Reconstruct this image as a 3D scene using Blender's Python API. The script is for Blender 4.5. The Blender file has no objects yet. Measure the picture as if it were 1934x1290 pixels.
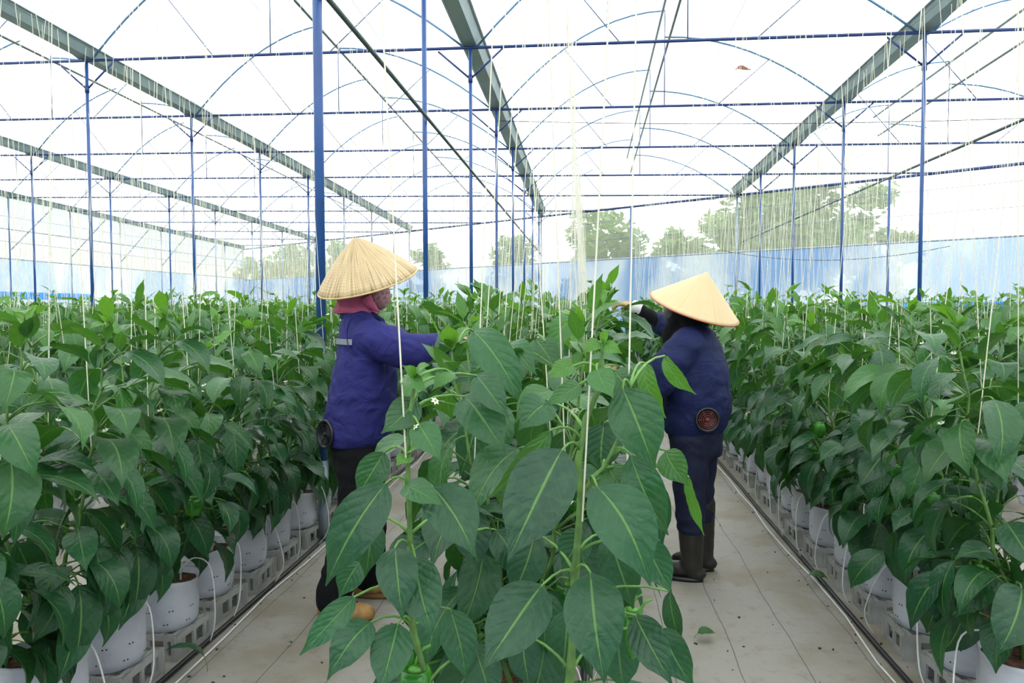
import bpy, math, random
from mathutils import Vector, Matrix, noise
import numpy as np

# ------------------------------------------------------------------ camera, sky, exposure
SC = bpy.context.scene
F_PX, W_PX, H_PX = 1433.0, 1934.0, 1290.0
CAM_Z = 1.38
YAW, PITCH, ROLL = 0.09807, -0.044, -0.002
_cy, _sy, _cp, _sp = math.cos(YAW), math.sin(YAW), math.cos(PITCH), math.sin(PITCH)
_fw = Vector((-_sy*_cp, _cy*_cp, _sp)); _rt = Vector((_cy, _sy, 0)); _up = _rt.cross(_fw)
_r2 = _rt*math.cos(ROLL) + _up*math.sin(ROLL); _u2 = -_rt*math.sin(ROLL) + _up*math.cos(ROLL)
cam_data = bpy.data.cameras.new('camera'); cam_data.sensor_width = 36.0
cam_data.lens = F_PX/W_PX*36.0; cam_data.clip_start = 0.05; cam_data.clip_end = 400
CAM = bpy.data.objects.new('camera', cam_data); SC.collection.objects.link(CAM)
CAM.matrix_world = Matrix(((_r2.x, _u2.x, -_fw.x, 0), (_r2.y, _u2.y, -_fw.y, 0), (_r2.z, _u2.z, -_fw.z, CAM_Z), (0, 0, 0, 1)))
SC.camera = CAM
WORLD = bpy.data.worlds.new('overcast_sky'); SC.world = WORLD; WORLD.use_nodes = True
_bg = WORLD.node_tree.nodes['Background']
_bg.inputs['Color'].default_value = (0.95, 0.98, 1.0, 1)
_bg.inputs['Strength'].default_value = 3.3
SC.view_settings.view_transform = 'Standard'; SC.view_settings.look = 'None'
SC.view_settings.gamma = 1.0; SC.view_settings.use_curve_mapping = False
SC.view_settings.exposure = 0.0
SC.cycles.transparent_max_bounces = 24

COL = bpy.data.collections.new('greenhouse')      # linked to the scene at the very end (keeps linking fast)
RNG = random.Random(11)

def pix(u, v, Y):
    """world point on the ray of a photograph pixel at distance Y along the rows"""
    d = _fw + _r2*((u-W_PX/2)/F_PX) - _u2*((v-H_PX/2)/F_PX)
    return Vector((0, 0, CAM_Z)) + d*(Y/d.y)

def in_frame(p, m=60):
    q = Vector(p) - Vector((0, 0, CAM_Z)); z = q.dot(_fw)
    if z < 0.2: return False
    u = W_PX/2 + F_PX*q.dot(_r2)/z; v = H_PX/2 - F_PX*q.dot(_u2)/z
    return -m < u < W_PX+m and -m < v < H_PX+m

# ------------------------------------------------------------------ helpers
ORD1 = ['', 'first', 'second', 'third', 'fourth', 'fifth', 'sixth', 'seventh', 'eighth', 'ninth', 'tenth', 'eleventh', 'twelfth',
        'thirteenth', 'fourteenth', 'fifteenth', 'sixteenth', 'seventeenth', 'eighteenth', 'nineteenth', 'twentieth']
def ordinal(n):
    if n <= 20: return ORD1[n]
    tens = {2: ('twenty', 'twentieth'), 3: ('thirty', 'thirtieth'), 4: ('forty', 'fortieth'), 5: ('fifty', 'fiftieth'), 6: ('sixty', 'sixtieth')}[n//10]
    return tens[1] if n % 10 == 0 else tens[0] + '-' + ORD1[n % 10]

def tag(o, label=None, cat=None, group=None, kind=None):
    if label: o['label'] = label
    if cat: o['category'] = cat
    if group: o['group'] = group
    if kind: o['kind'] = kind
    return o

def link(o, parent=None):
    COL.objects.link(o)
    if parent: o.parent = parent
    return o

def empty(name, loc=(0, 0, 0), rz=0.0):
    o = bpy.data.objects.new(name, None); o.empty_display_size = 0.1
    o.location = loc; o.rotation_euler = (0, 0, rz)
    return link(o)

class MB:
    def __init__(self): self.v = []; self.f = []; self.m = []; self.uv = []; self.use_uv = False
    def add(self, vs, fs, mi=0, uvs=None):
        b = len(self.v); self.v += [tuple(x) for x in vs]
        for f in fs: self.f.append(tuple(b+i for i in f)); self.m.append(mi)
        if uvs is not None: self.use_uv = True
        self.uv += list(uvs) if uvs is not None else [(0, 0)]*len(vs)
    def tube(self, pts, rad, n=8, cap=True, mi=0):
        pts = [Vector(p) for p in pts]; k = len(pts)
        rad = rad if isinstance(rad, (list, tuple)) else [rad]*k
        vs = []; prev = None
        for i, p in enumerate(pts):
            t = (pts[min(i+1, k-1)] - pts[max(i-1, 0)])
            t = t.normalized() if t.length > 1e-9 else Vector((0, 0, 1))
            if prev is None: prev = t.orthogonal().normalized()
            a = (prev - t*prev.dot(t)); a = a.normalized() if a.length > 1e-6 else t.orthogonal().normalized()
            prev = a; b = t.cross(a)
            for j in range(n):
                an = 2*math.pi*j/n
                vs.append(p + (a*math.cos(an) + b*math.sin(an))*rad[i])
        fs = [(i*n+j, i*n+(j+1) % n, (i+1)*n+(j+1) % n, (i+1)*n+j) for i in range(k-1) for j in range(n)]
        if cap: fs += [tuple(range(n))[::-1], tuple(range((k-1)*n, k*n))]
        self.add(vs, fs, mi)
    def rings(self, rings, cap=True, mi=0):
        n = len(rings[0]); vs = [p for r in rings for p in r]; k = len(rings)
        fs = [(i*n+j, i*n+(j+1) % n, (i+1)*n+(j+1) % n, (i+1)*n+j) for i in range(k-1) for j in range(n)]
        if cap: fs += [tuple(range(n))[::-1], tuple(range((k-1)*n, k*n))]
        self.add(vs, fs, mi)
    def lathe(self, prof, n=16, c=(0, 0, 0), cap=True, mi=0, squash=1.0):
        self.rings([[(c[0]+r*math.cos(2*math.pi*j/n), c[1]+r*squash*math.sin(2*math.pi*j/n), c[2]+z) for j in range(n)] for r, z in prof], cap, mi)
    def box(self, c, s, mi=0, rot=None):
        c = Vector(c); vs = []
        for dx in (-.5, .5):
            for dy in (-.5, .5):
                for dz in (-.5, .5):
                    d = Vector((dx*s[0], dy*s[1], dz*s[2]))
                    vs.append(c + (rot @ d if rot else d))
        self.add(vs, [(0, 1, 3, 2), (4, 6, 7, 5), (0, 4, 5, 1), (2, 3, 7, 6), (0, 2, 6, 4), (1, 5, 7, 3)], mi)
    def ball(self, c, r, n=12, k=8, mi=0, rot=None):
        c = Vector(c); r = (r, r, r) if not isinstance(r, (tuple, list)) else r; rs = []
        for i in range(k+1):
            a = -math.pi/2 + math.pi*(i if 0 < i < k else (0.12 if i == 0 else k-0.12))/k
            ring = []
            for j in range(n):
                t = 2*math.pi*j/n
                d = Vector((r[0]*math.cos(a)*math.cos(t), r[1]*math.cos(a)*math.sin(t), r[2]*math.sin(a)))
                ring.append(c + (rot @ d if rot else d))
            rs.append(ring)
        self.rings(rs, True, mi)
    def mesh(self, name, mats=None, smooth=True):
        me = bpy.data.meshes.new(name); me.from_pydata(self.v, [], self.f)
        if mats:
            for m in (mats if isinstance(mats, (list, tuple)) else [mats]): me.materials.append(m)
        me.polygons.foreach_set('material_index', self.m)
        me.polygons.foreach_set('use_smooth', [smooth]*len(self.f))
        if self.use_uv:
            uvl = me.uv_layers.new(name='UVMap'); li = np.zeros(len(me.loops), dtype=np.int32)
            me.loops.foreach_get('vertex_index', li)
            uvl.data.foreach_set('uv', np.array(self.uv, dtype=np.float32)[li].ravel())
        me.update(); return me
    def obj(self, name, mats=None, parent=None, smooth=True):
        return link(bpy.data.objects.new(name, self.mesh(name, mats, smooth)), parent)

# ------------------------------------------------------------------ materials
def new_mat(name):
    m = bpy.data.materials.new(name); m.use_nodes = True
    nt = m.node_tree; nt.nodes.clear()
    out = nt.nodes.new('ShaderNodeOutputMaterial')
    return m, nt, out
def N(nt, t, **kw):
    n = nt.nodes.new(t)
    for k, v in kw.items():
        if k.startswith('i_'): n.inputs[k[2:].replace('_', ' ')].default_value = v
        else: setattr(n, k, v)
    return n
def math_n(nt, op, a, b=None, c=None):
    n = nt.nodes.new('ShaderNodeMath'); n.operation = op
    for i, x in enumerate((a, b, c)):
        if x is None: continue
        if isinstance(x, (int, float)): n.inputs[i].default_value = x
        else: nt.links.new(x, n.inputs[i])
    return n.outputs[0]
def mix_c(nt, f, a, b):
    n = nt.nodes.new('ShaderNodeMix'); n.data_type = 'RGBA'
    for i, x in ((0, f), (6, a), (7, b)):
        if isinstance(x, (int, float)): n.inputs[i].default_value = x
        elif isinstance(x, tuple): n.inputs[i].default_value = (*x, 1) if len(x) == 3 else x
        else: nt.links.new(x, n.inputs[i])
    return n.outputs[2]
def smooth_mask(nt, x, lo, hi):
    n = nt.nodes.new('ShaderNodeMapRange'); n.interpolation_type = 'SMOOTHSTEP'
    nt.links.new(x, n.inputs[0]); n.inputs[1].default_value = lo; n.inputs[2].default_value = hi
    return n.outputs[0]
def plain(name, col, rough=.5, metal=0.0, spec=.5, noise_amt=.0, nscale=20., col2=None, bump=0., bscale=200., coord='Object', translucent=None):
    m, nt, out = new_mat(name); p = N(nt, 'ShaderNodeBsdfPrincipled')
    p.inputs['Base Color'].default_value = (*col, 1); p.inputs['Roughness'].default_value = rough
    p.inputs['Metallic'].default_value = metal; p.inputs['Specular IOR Level'].default_value = spec
    if noise_amt or bump: tc = N(nt, 'ShaderNodeTexCoord')
    if noise_amt:
        no = N(nt, 'ShaderNodeTexNoise', i_Scale=nscale, i_Detail=5.0); nt.links.new(tc.outputs[coord], no.inputs['Vector'])
        c2 = col2 or tuple(c*(1-noise_amt) for c in col)
        nt.links.new(mix_c(nt, smooth_mask(nt, no.outputs[0], .35, .65), col, c2), p.inputs['Base Color'])
    if bump:
        nb = N(nt, 'ShaderNodeTexNoise', i_Scale=bscale, i_Detail=4.0); nt.links.new(tc.outputs[coord], nb.inputs['Vector'])
        b = N(nt, 'ShaderNodeBump', i_Strength=bump, i_Distance=.01); nt.links.new(nb.outputs[0], b.inputs['Height'])
        nt.links.new(b.outputs[0], p.inputs['Normal'])
    if translucent:
        tr = N(nt, 'ShaderNodeBsdfTranslucent'); tr.inputs[0].default_value = (*translucent[1], 1)
        mx = N(nt, 'ShaderNodeMixShader'); mx.inputs[0].default_value = translucent[0]
        nt.links.new(p.outputs[0], mx.inputs[1]); nt.links.new(tr.outputs[0], mx.inputs[2]); nt.links.new(mx.outputs[0], out.inputs[0])
    else: nt.links.new(p.outputs[0], out.inputs[0])
    return m

def leaf_material(name, from_attr):
    m, nt, out = new_mat(name)
    p = N(nt, 'ShaderNodeBsdfPrincipled'); p.inputs['Roughness'].default_value = .40; p.inputs['Specular IOR Level'].default_value = .42
    if from_attr:
        at = N(nt, 'ShaderNodeAttribute', attribute_name='age_toplight'); sp = N(nt, 'ShaderNodeSeparateColor'); nt.links.new(at.outputs['Color'], sp.inputs[0])
    else:
        at = N(nt, 'ShaderNodeObjectInfo'); sp = N(nt, 'ShaderNodeSeparateColor'); nt.links.new(at.outputs['Color'], sp.inputs[0])
    age_toplight, rnd = sp.outputs[0], sp.outputs[1]
    uv = N(nt, 'ShaderNodeUVMap'); sx = N(nt, 'ShaderNodeSeparateXYZ'); nt.links.new(uv.outputs[0], sx.inputs[0])
    t, v = sx.outputs[0], sx.outputs[1]
    w = math_n(nt, 'ABSOLUTE', math_n(nt, 'MULTIPLY_ADD', v, 2.0, -1.0))
    mid = math_n(nt, 'SUBTRACT', 1.0, smooth_mask(nt, w, .015, .075))
    fr = math_n(nt, 'FRACT', math_n(nt, 'MULTIPLY', math_n(nt, 'SUBTRACT', t, math_n(nt, 'MULTIPLY', w, .30)), 7.5))
    dist = math_n(nt, 'ABSOLUTE', math_n(nt, 'SUBTRACT', fr, .5))
    side = math_n(nt, 'MULTIPLY', math_n(nt, 'SUBTRACT', 1.0, smooth_mask(nt, dist, .0, .06)), .13)
    vein = math_n(nt, 'MAXIMUM', mid, side)
    base = mix_c(nt, rnd, (.006, .044, .019), (.012, .086, .026))
    base = mix_c(nt, age_toplight, base, (.095, .27, .022))  # pale green for young leaves and for top light painted into upper ones
    tc = N(nt, 'ShaderNodeTexCoord'); no = N(nt, 'ShaderNodeTexNoise', i_Scale=42.0, i_Detail=3.0, i_Distortion=.8); nt.links.new(tc.outputs['Object'], no.inputs['Vector'])
    base2 = mix_c(nt, math_n(nt, 'MULTIPLY', smooth_mask(nt, no.outputs[0], .4, .75), .35), base, mix_c(nt, .5, base, (.06, .17, .06)))
    colr = mix_c(nt, math_n(nt, 'MULTIPLY', vein, .55), base2, (.16, .33, .07))
    nt.links.new(colr, p.inputs['Base Color'])
    # quilted relief between the veins
    h = math_n(nt, 'ADD', math_n(nt, 'MULTIPLY', smooth_mask(nt, dist, .0, .4), .22), math_n(nt, 'MULTIPLY', no.outputs[0], 1.3))
    h = math_n(nt, 'SUBTRACT', h, math_n(nt, 'MULTIPLY', mid, .6))
    b = N(nt, 'ShaderNodeBump', i_Strength=.65, i_Distance=.004); nt.links.new(h, b.inputs['Height']); nt.links.new(b.outputs[0], p.inputs['Normal'])
    tr = N(nt, 'ShaderNodeBsdfTranslucent'); nt.links.new(mix_c(nt, age_toplight, (.07, .26, .015), (.22, .50, .03)), tr.inputs[0])
    mx = N(nt, 'ShaderNodeMixShader'); nt.links.new(math_n(nt, 'MULTIPLY_ADD', age_toplight, .25, .12), mx.inputs[0])
    nt.links.new(p.outputs[0], mx.inputs[1]); nt.links.new(tr.outputs[0], mx.inputs[2]); nt.links.new(mx.outputs[0], out.inputs[0])
    return m

def film_material(name, tint, clear, tcol=(1, 1, 1), vary=None, vscale=.35, streak=False, gloss=.0):
    """thin plastic film or net: partly clear, partly scattering"""
    m, nt, out = new_mat(name)
    tr = N(nt, 'ShaderNodeBsdfTranslucent'); tp = N(nt, 'ShaderNodeBsdfTransparent'); df = N(nt, 'ShaderNodeBsdfDiffuse')
    tp.inputs[0].default_value = (*tcol, 1); tr.inputs[0].default_value = (*tint, 1); df.inputs[0].default_value = (*tint, 1)
    if vary:
        tc = N(nt, 'ShaderNodeTexCoord'); mp = N(nt, 'ShaderNodeMapping'); nt.links.new(tc.outputs['Object'], mp.inputs[0])
        mp.inputs['Scale'].default_value = (1, 1, .45 if streak else 1)
        no = N(nt, 'ShaderNodeTexNoise', i_Scale=vscale, i_Detail=4.0); nt.links.new(mp.outputs[0], no.inputs['Vector'])
        c = mix_c(nt, smooth_mask(nt, no.outputs[0], .42, .62), tint, vary)
        nt.links.new(c, tr.inputs[0]); nt.links.new(c, df.inputs[0])
    m1 = N(nt, 'ShaderNodeMixShader'); m1.inputs[0].default_value = .22
    nt.links.new(tr.outputs[0], m1.inputs[1]); nt.links.new(df.outputs[0], m1.inputs[2])
    m2 = N(nt, 'ShaderNodeMixShader'); m2.inputs[0].default_value = clear
    nt.links.new(m1.outputs[0], m2.inputs[1]); nt.links.new(tp.outputs[0], m2.inputs[2])
    nt.links.new(m2.outputs[0], out.inputs[0])
    return m

def floor_material():
    m, nt, out = new_mat('white_weed_mat'); p = N(nt, 'ShaderNodeBsdfPrincipled'); p.inputs['Roughness'].default_value = .62
    tc = N(nt, 'ShaderNodeTexCoord'); sx = N(nt, 'ShaderNodeSeparateXYZ'); nt.links.new(tc.outputs['Object'], sx.inputs[0])
    n1 = N(nt, 'ShaderNodeTexNoise', i_Scale=2.2, i_Detail=6.0); nt.links.new(tc.outputs['Object'], n1.inputs[0])
    n2 = N(nt, 'ShaderNodeTexNoise', i_Scale=14.0, i_Detail=6.0, i_Roughness=.7); nt.links.new(tc.outputs['Object'], n2.inputs[0])
    n3 = N(nt, 'ShaderNodeTexNoise', i_Scale=1.5, i_Detail=2.0); nt.links.new(tc.outputs['Object'], n3.inputs[0])
    c = mix_c(nt, smooth_mask(nt, n1.outputs[0], .42, .68), (.325, .305, .262), (.255, .22, .16))
    c = mix_c(nt, math_n(nt, 'MULTIPLY', smooth_mask(nt, n2.outputs[0], .50, .72), .45), c, (.18, .14, .09))
    # woven marker threads every 26 cm along the aisles
    xx = math_n(nt, 'ADD', sx.outputs[0], math_n(nt, 'MULTIPLY', math_n(nt, 'SUBTRACT', n3.outputs[0], .5), .05))
    fr = math_n(nt, 'FRACT', math_n(nt, 'MULTIPLY_ADD', xx, 1/.257, .21))
    ln = math_n(nt, 'SUBTRACT', 1.0, smooth_mask(nt, math_n(nt, 'ABSOLUTE', math_n(nt, 'SUBTRACT', fr, .5)), .004, .011))
    c = mix_c(nt, math_n(nt, 'MULTIPLY', ln, .85), c, (.06, .06, .06))
    nt.links.new(c, p.inputs['Base Color'])
    b = N(nt, 'ShaderNodeBump', i_Strength=.35, i_Distance=.01); nt.links.new(n2.outputs[0], b.inputs['Height']); nt.links.new(b.outputs[0], p.inputs['Normal'])
    nt.links.new(p.outputs[0], out.inputs[0]); return m

def straw_material(name, c1, c2, weave):
    m, nt, out = new_mat(name); p = N(nt, 'ShaderNodeBsdfPrincipled'); p.inputs['Roughness'].default_value = .55
    tc = N(nt, 'ShaderNodeTexCoord'); sx = N(nt, 'ShaderNodeSeparateXYZ'); nt.links.new(tc.outputs['Object'], sx.inputs[0])
    ang = math_n(nt, 'ARCTAN2', sx.outputs[1], sx.outputs[0])
    rad = math_n(nt, 'SQRT', math_n(nt, 'ADD', math_n(nt, 'POWER', sx.outputs[0], 2.0), math_n(nt, 'POWER', sx.outputs[1], 2.0)))
    cx = N(nt, 'ShaderNodeCombineXYZ'); nt.links.new(math_n(nt, 'MULTIPLY', ang, 30.0 if weave else 45.0), cx.inputs[0]); nt.links.new(math_n(nt, 'MULTIPLY', rad, 7.0 if weave else 3.0), cx.inputs[1])
    no = N(nt, 'ShaderNodeTexNoise', i_Scale=1.0, i_Detail=5.0, i_Roughness=.65); nt.links.new(cx.outputs[0], no.inputs[0])
    n2 = N(nt, 'ShaderNodeTexNoise', i_Scale=9.0, i_Detail=3.0); nt.links.new(tc.outputs['Object'], n2.inputs[0])
    c = mix_c(nt, smooth_mask(nt, no.outputs[0], .44, .68 if weave else .8), c1, c2)
    c = mix_c(nt, math_n(nt, 'MULTIPLY', smooth_mask(nt, n2.outputs[0], .52, .72), .35 if weave else .15), c, tuple(x*.75 for x in c1))
    nt.links.new(c, p.inputs['Base Color'])
    wv = math_n(nt, 'SINE', math_n(nt, 'MULTIPLY', rad, 650.0 if weave else 900.0))
    h = math_n(nt, 'ADD', no.outputs[0], math_n(nt, 'MULTIPLY', wv, .12))
    b = N(nt, 'ShaderNodeBump', i_Strength=.6 if weave else .2, i_Distance=.004); nt.links.new(h, b.inputs['Height']); nt.links.new(b.outputs[0], p.inputs['Normal'])
    nt.links.new(p.outputs[0], out.inputs[0]); return m

def fabric(name, col, folds=.5, rough=.75):
    m, nt, out = new_mat(name); p = N(nt, 'ShaderNodeBsdfPrincipled'); p.inputs['Roughness'].default_value = rough; p.inputs['Specular IOR Level'].default_value = .3
    tc = N(nt, 'ShaderNodeTexCoord')
    n1 = N(nt, 'ShaderNodeTexNoise', i_Scale=9.0, i_Detail=3.0, i_Distortion=1.2); nt.links.new(tc.outputs['Object'], n1.inputs[0])
    n2 = N(nt, 'ShaderNodeTexNoise', i_Scale=500.0, i_Detail=2.0); nt.links.new(tc.outputs['Object'], n2.inputs[0])
    nt.links.new(mix_c(nt, smooth_mask(nt, n1.outputs[0], .3, .7), tuple(c*.88 for c in col), tuple(c*1.1 for c in col)), p.inputs['Base Color'])
    h = math_n(nt, 'ADD', n1.outputs[0], math_n(nt, 'MULTIPLY', n2.outputs[0], .05))
    b = N(nt, 'ShaderNodeBump', i_Strength=folds, i_Distance=.03); nt.links.new(h, b.inputs['Height']); nt.links.new(b.outputs[0], p.inputs['Normal'])
    nt.links.new(p.outputs[0], out.inputs[0]); return m

M = {}
M['leaf'] = leaf_material('pepper_leaf', False)
M['leaf_far'] = leaf_material('pepper_leaf_far', True)
M['petiole'] = plain('leaf_stalk', (.13, .30, .05), .5, noise_amt=.3, nscale=30)
M['stem'] = plain('green_stem', (.12, .25, .05), .5, noise_amt=.5, nscale=25, col2=(.07, .15, .03), bump=.3, bscale=60)
M['fruit'] = plain('green_pepper', (.05, .25, .014), .22, noise_amt=.3, nscale=12, col2=(.02, .13, .01))
M['calyx'] = plain('pepper_stalk', (.10, .30, .04), .45)
M['petal'] = plain('white_petal', (.80, .80, .66), .6)
M['anther'] = plain('yellow_anther', (.55, .45, .08), .6)
M['bag'] = plain('white_grow_bag', (.54, .56, .61), .42, noise_amt=.2, nscale=6, col2=(.45, .46, .50), bump=.5, bscale=22)
M['hole'] = plain('bag_hole', (.012, .012, .012), .8)
M['soil'] = plain('coir_soil', (.16, .065, .03), .9, noise_amt=.6, nscale=60, bump=.9, bscale=120)
M['crate'] = plain('white_crate', (.40, .40, .37), .5, noise_amt=.25, nscale=10)
M['string'] = plain('white_twine', (.93, .92, .84), .7, translucent=(.5, (.95, .95, .90)))
M['twine'] = plain('cream_twine', (.88, .85, .72), .7, translucent=(.5, (.92, .90, .80)))
M['blue'] = plain('blue_painted_steel', (.022, .088, .295), .33, noise_amt=.25, nscale=3, spec=.6)
M['blue2'] = plain('blue_beam_steel', (.018, .050, .19), .4, noise_amt=.25, nscale=3)
M['galv'] = plain('galvanised_steel', (.36, .42, .50), .38, metal=.55, noise_amt=.25, nscale=9)
M['arch'] = plain('pale_blue_pipe', (.12, .25, .40), .35, metal=.3, noise_amt=.2, nscale=5)
M['strut'] = plain('grey_blue_strut', (.15, .19, .30), .4, metal=.3)
M['gutter'] = plain('gutter_sheet', (.30, .38, .37), .4, metal=.2, noise_amt=.25, nscale=2, col2=(.24, .31, .30))
M['gutter_lip'] = plain('gutter_lip', (.55, .60, .66), .35, metal=.4)
M['darkpipe'] = plain('grey_green_pipe', (.10, .14, .13), .45, metal=.3, noise_amt=.3, nscale=6)
M['cable'] = plain('steel_cable', (.06, .055, .06), .6)
M['tube'] = plain('white_drip_tube', (.74, .74, .70), .4)
M['black'] = plain('black_hose', (.012, .012, .013), .4)
M['floor'] = floor_material()
M['roof'] = film_material('roof_film', (.94, .96, .97), .25)
M['vent'] = film_material('vent_net', (.72, .84, .90), .35)
M['net'] = film_material('insect_net', (.72, .78, .66), .72)
M['netroll'] = film_material('rolled_net_band', (.26, .33, .36), .2, vary=(.34, .39, .40), vscale=.8)
M['netgrey'] = film_material('grey_insect_net', (.33, .36, .37), .22, vary=(.39, .41, .41), vscale=.6)
M['netyellow'] = film_material('yellowish_net_band', (.31, .33, .20), .25)
M['skirt'] = film_material('skirt_film', (.21, .34, .60), .10, vary=(.58, .65, .75), vscale=.5, streak=True)
M['bluestrip'] = film_material('blue_strip', (.05, .42, .90), .05)
M['grass'] = plain('outside_ground', (.20, .27, .12), .9, noise_amt=.4, nscale=.5)
M['tree'] = plain('tree_leaf', (.10, .19, .035), .6, noise_amt=.5, nscale=1.2, col2=(.14, .20, .06), translucent=(.3, (.2, .35, .06)))
M['bark'] = plain('bark', (.12, .09, .065), .9, noise_amt=.4, nscale=8)
M['twist'] = plain('dry_leaf', (.24, .09, .045), .7, noise_amt=.4, nscale=30)
M['debris'] = plain('brown_debris', (.07, .045, .03), .9)

# ------------------------------------------------------------------ building geometry: gutter lines run along +Y, trusses across
X0G, BAY, Y0K, SPK, SKW, ZX, ZY = -12.9035, 5.67329, 10.12288, 2.93264, -0.05447, -0.02206, -0.02172
def gx(g): return X0G + BAY*g
def ky(k, X): return Y0K + SPK*k + SKW*X
def gz(X, Y): return CAM_Z + 3.45 + ZX*X + ZY*(Y-10)
def back_y(X): return 25.0 - 0.80*X
def back_x(Y): return (25.0 - Y)/0.80
Y_FRONT = -3.2
G_MIN, G_MAX = -1, 5
XL, XR = gx(G_MIN), gx(G_MAX)

# ---- ground and floor
mb = MB(); mb.add([(-160, -60, -.25), (160, -60, -.25), (160, 200, -.25), (-160, 200, -.25)], [(0, 1, 2, 3)])
tag(mb.obj('ground', M['grass'], smooth=False), kind='structure')
mb = MB(); mb.add([(XL-.3, Y_FRONT, 0), (XR+.3, Y_FRONT, 0), (XR+.3, back_y(XR+.3), 0), (XL-.3, back_y(XL-.3), 0),
                   (XL-.3, Y_FRONT, -.2), (XR+.3, Y_FRONT, -.2), (XR+.3, back_y(XR+.3), -.2), (XL-.3, back_y(XL-.3), -.2)],
                  [(0, 1, 2, 3), (7, 6, 5, 4), (0, 4, 5, 1), (1, 5, 6, 2), (2, 6, 7, 3), (3, 7, 4, 0)])
tag(mb.obj('floor', M['floor'], smooth=False), kind='structure')

# ---- roof profile of one bay
def arch_l(s): return 1.56*(1-(1-s)**2)          # left half, low at the left gutter
def arch_r(s): return 1.13*(1-s*s)               # right half, s = 0 at the ridge
RIDGE = .5
CEIL = empty('ceiling'); tag(CEIL, kind='structure')
for g in range(G_MIN, G_MAX):
    xa, xb = gx(g), gx(g+1); xm = xa + BAY*RIDGE
    prof = [(xa + (xm-xa)*i/8, arch_l(i/8)+.05) for i in range(9)]
    prof2 = [(xm + (xb-xm)*i/8, arch_r(i/8)+.05) for i in range(9)]
    for nm, pr, mt in (('roof_sheet', prof, 'roof'), ('roof_sheet', prof2, 'roof'), ('vent_net', [(xm, 1.61), (xm+.02, 1.18)], 'vent')):
        mb = MB(); n = len(pr)
        for (X, dz) in pr: mb.add([(X, Y_FRONT, gz(X, Y_FRONT)+dz), (X, back_y(X), gz(X, back_y(X))+dz)], [])
        mb.f = [(2*i, 2*i+2, 2*i+3, 2*i+1) for i in range(n-1)]; mb.m = [0]*(n-1)
        mb.obj(nm, M[mt], CEIL)

# ---- walls
def wall_strip(a, b, z0, z1, name, mat, parent, off=(0, 0)):
    """vertical band from ground point a to b; z0 and z1 may be functions of (X, Y)"""
    mb = MB(); n = 12
    for i in range(n+1):
        X = a[0]+(b[0]-a[0])*i/n + off[0]; Y = a[1]+(b[1]-a[1])*i/n + off[1]
        mb.add([(X, Y, z0(X, Y) if callable(z0) else z0), (X, Y, z1(X, Y) if callable(z1) else z1)], [])
    mb.f = [(2*i, 2*i+2, 2*i+3, 2*i+1) for i in range(n)]; mb.m = [0]*n
    return mb.obj(name, M[mat], parent)
topz = lambda X, Y: gz(X, Y) + .02
def skz(X, Y): return 2.92
wb = empty('wall_back'); tag(wb, kind='structure')
A, B = (XL, back_y(XL)), (XR, back_y(XR))
wall_strip(A, B, skz, topz, 'insect_net', 'net', wb)
wall_strip(A, B, 0, skz, 'plastic_skirt', 'skirt', wb)
for g in range(G_MIN, G_MAX):                       # gable film above the beam line
    xa, xb = gx(g), gx(g+1); mb = MB(); pts = []
    xm = xa + BAY*RIDGE
    top = [(xa+(xm-xa)*i/8, arch_l(i/8)) for i in range(9)] + [(xm+.001+(xb-xm)*i/8, arch_r(i/8)) for i in range(9)]
    for X, dz in top: mb.add([(X, back_y(X), gz(X, back_y(X))), (X, back_y(X), gz(X, back_y(X))+dz+.04)], [])
    mb.f = [(2*i, 2*i+2, 2*i+3, 2*i+1) for i in range(17)]; mb.m = [0]*17
    mb.obj('gable_sheet', M['roof'], wb)
wl = empty('wall_left'); tag(wl, kind='structure')
A2, B2 = (XL, Y_FRONT), (XL, back_y(XL))
wall_strip(A2, B2, lambda X, Y: gz(X, Y)-.95, topz, 'rolled_net', 'netroll', wl)
wall_strip(A2, B2, 3.55, lambda X, Y: gz(X, Y)-.95, 'insect_net', 'netgrey', wl)
wall_strip(A2, B2, 3.0, 3.55, 'yellow_net', 'netyellow', wl)
wall_strip(A2, B2, 0, 3.0, 'plastic_skirt', 'skirt', wl)
xe = gx(1)-1.0
wall_strip(A, (xe, back_y(xe)), 2.93, 3.75, 'yellow_net', 'netyellow', wb, (0.02, -.04))
wr = empty('wall_right'); tag(wr, kind='structure')
wall_strip((XR, Y_FRONT), (XR, back_y(XR)), 2.9, topz, 'insect_net', 'net', wr)
wall_strip((XR, Y_FRONT), (XR, back_y(XR)), 0, 2.9, 'plastic_skirt', 'skirt', wr)
wf = empty('wall_front'); tag(wf, kind='structure')
wall_strip((XL, Y_FRONT), (XR, Y_FRONT), 2.9, topz, 'insect_net', 'net', wf)
wall_strip((XL, Y_FRONT), (XR, Y_FRONT), 0, 2.9, 'plastic_skirt', 'skirt', wf)
tr = empty('trim_1'); tag(tr, kind='structure')
wall_strip((7.5, back_y(7.5)), B, 1.28, 1.50, 'blue_strip', 'bluestrip', tr, (-.03, -.05))
wall_strip(A2, (XL, 27), 1.70, 1.94, 'blue_strip', 'bluestrip', tr, (.05, 0))
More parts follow.
